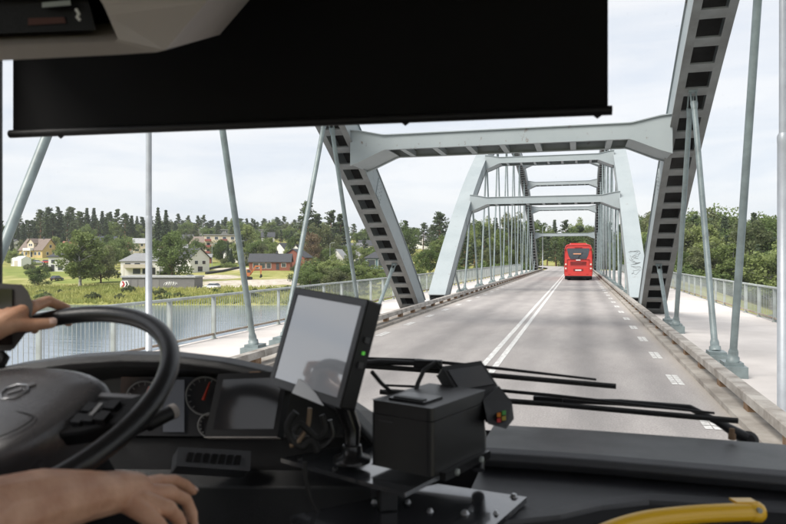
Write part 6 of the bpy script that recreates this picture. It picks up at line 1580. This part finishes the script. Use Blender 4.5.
# nails on the fingers that show
NAIL = mat('nail', (0.80, 0.56, 0.47), 0.3)
def nail(a, b, r, up):
    dr = (b - a).normalized(); up = (up - dr * up.dot(dr)).normalized(); w_ = dr.cross(up); c = b + dr * r * 0.1
    q = MB(); q.loft([[c + dr * (x * r * 0.95) + w_ * (y * r * 0.72 * s_) + up * (r * (0.98 - 0.30 * y * y) + z) for y in (-1, -0.5, 0, 0.5, 1)] for x, s_, z in ((-0.9, 0.8, -0.0008), (-0.4, 1.0, 0.0004), (0.4, 1.0, 0.0002), (0.85, 0.7, -0.0016))], closed=False, caps=False, smooth=True); pe(q, 'nail', NAIL)
nail(at(185, 485, 1.01), at(193, 491, 1.02), 0.0072, Vector((0, -0.35, 1)))
nail(at(192, 514, 0.955), at(193, 526, 0.945), 0.0074, FWD * 0.3 + RGT * 0.95)
nail(rim(TH - 3, WR - 0.036, 0.014), rim(TH - 10.5, WR - 0.028, 0.006), 0.0095, wnm * 1.0 - wb * 0.5)
# clothes and hair
SHIRT = mat('shirt_cloth', (0.16, 0.20, 0.28), 0.9, 0, var=0.2, vscale=30); PANTS = mat('trouser_cloth', (0.02, 0.022, 0.03), 0.9, 0, var=0.3, vscale=30); HAIR = mat('hair', (0.05, 0.03, 0.018), 0.6, 0, var=0.4, vscale=80)
q = MB(); cap(q, [(-0.8, 0.12, 1.44), (-0.8, 0.10, 1.62), (-0.8, 0.13, 1.86)], [0.155, 0.15, 0.145], 20); cap(q, [sh_l, (-0.8, 0.13, 1.96), sh_r], [0.072, 0.09, 0.072], 16); cap(q, [sh_r, sh_r.lerp(el_r, 0.55)], [0.068, 0.066], 16); cap(q, [sh_l, sh_l.lerp(el_l, 0.55)], [0.068, 0.066], 16)
o = pe(q, 'shirt', SHIRT); rm_ = o.modifiers.new('remesh', 'REMESH'); rm_.mode = 'VOXEL'; rm_.voxel_size = 0.012; rm_.use_smooth_shade = True
q = MB()
for s_ in (-1, 1): cap(q, [(-0.8 + s_ * 0.08, 0.10, 1.46), (-0.8 + s_ * 0.13, 0.62, 1.45), (-0.8 + s_ * 0.12, 0.80, 1.02)], [0.105, 0.08, 0.065], 16)
o = pe(q, 'trousers', PANTS); rm_ = o.modifiers.new('remesh', 'REMESH'); rm_.mode = 'VOXEL'; rm_.voxel_size = 0.012; rm_.use_smooth_shade = True
q = MB(); cap(q, [(-0.8, 0.135, 2.20), (-0.8, 0.145, 2.272)], [0.092, 0.096], 20); pe(q, 'hair', HAIR)
for s_ in (-1, 1):
    q = MB(); q.lathe((-0.8 + s_ * 0.033, 0.238, 2.222), (0, 1, 0), [(0, 0.011), (0.006, 0.010), (0.010, 0.004)], 12); pe(q, 'eye', BLACK)
    q = MB(); q.loft([[(-0.8 + s_ * 0.12 + x, y, z) for x, y in ((-0.045, 0.74), (0.045, 0.74), (0.04, 1.0), (-0.04, 1.0))] for z in (FLOOR_Z + 0.003, FLOOR_Z + 0.08)]); pe(q, 'shoe', BLACK, bevel=0.03)
# lever under the reaching hand
lv = thing('brake_lever', 'black rounded lever knob under the reaching hand', 'lever', at(178, 540, 0.94)); lp = loc_part(lv)
q = MB(); c = at(175, 541, 0.93); q.lathe(c + Vector((0, 0, -0.055)), (0, 0, 1), [(0, 0.02), (0.02, 0.04), (0.05, 0.044), (0.07, 0.032), (0.078, 0.012)], 20); lp(q, 'knob', BLACK)
q = MB(); q.tube([c + Vector((0, 0, -0.05)), (c.x, c.y + 0.05, 1.25)], 0.016, 12); lp(q, 'shaft', BLACKM)
q = MB(); q.rng((c.x - 0.12, c.y - 0.3, FLOOR_Z + 0.002), (c.x + 0.10, c.y + 0.25, 1.5)); q.build('side_console', DASHD, bevel=0.03, label='black side console between driver and aisle', cat='console')

# ------------------------------------------------------------------ thin summer haze
hz = bpy.data.materials.new('haze_air'); hz.use_nodes = True
nt = hz.node_tree; nt.nodes.clear()
o_ = nt.nodes.new('ShaderNodeOutputMaterial'); v_ = nt.nodes.new('ShaderNodeVolumePrincipled')
v_.inputs['Color'].default_value = (0.92, 0.95, 1.0, 1); v_.inputs['Density'].default_value = 0.00016; v_.inputs['Anisotropy'].default_value = 0.2
nt.links.new(v_.outputs['Volume'], o_.inputs['Volume'])
q = MB(); q.rng((-5600, -5600, -16), (5600, 5600, 70)); q.build('haze', hz, kind='stuff', label='thin pale haze in the air over the river valley', cat='haze')
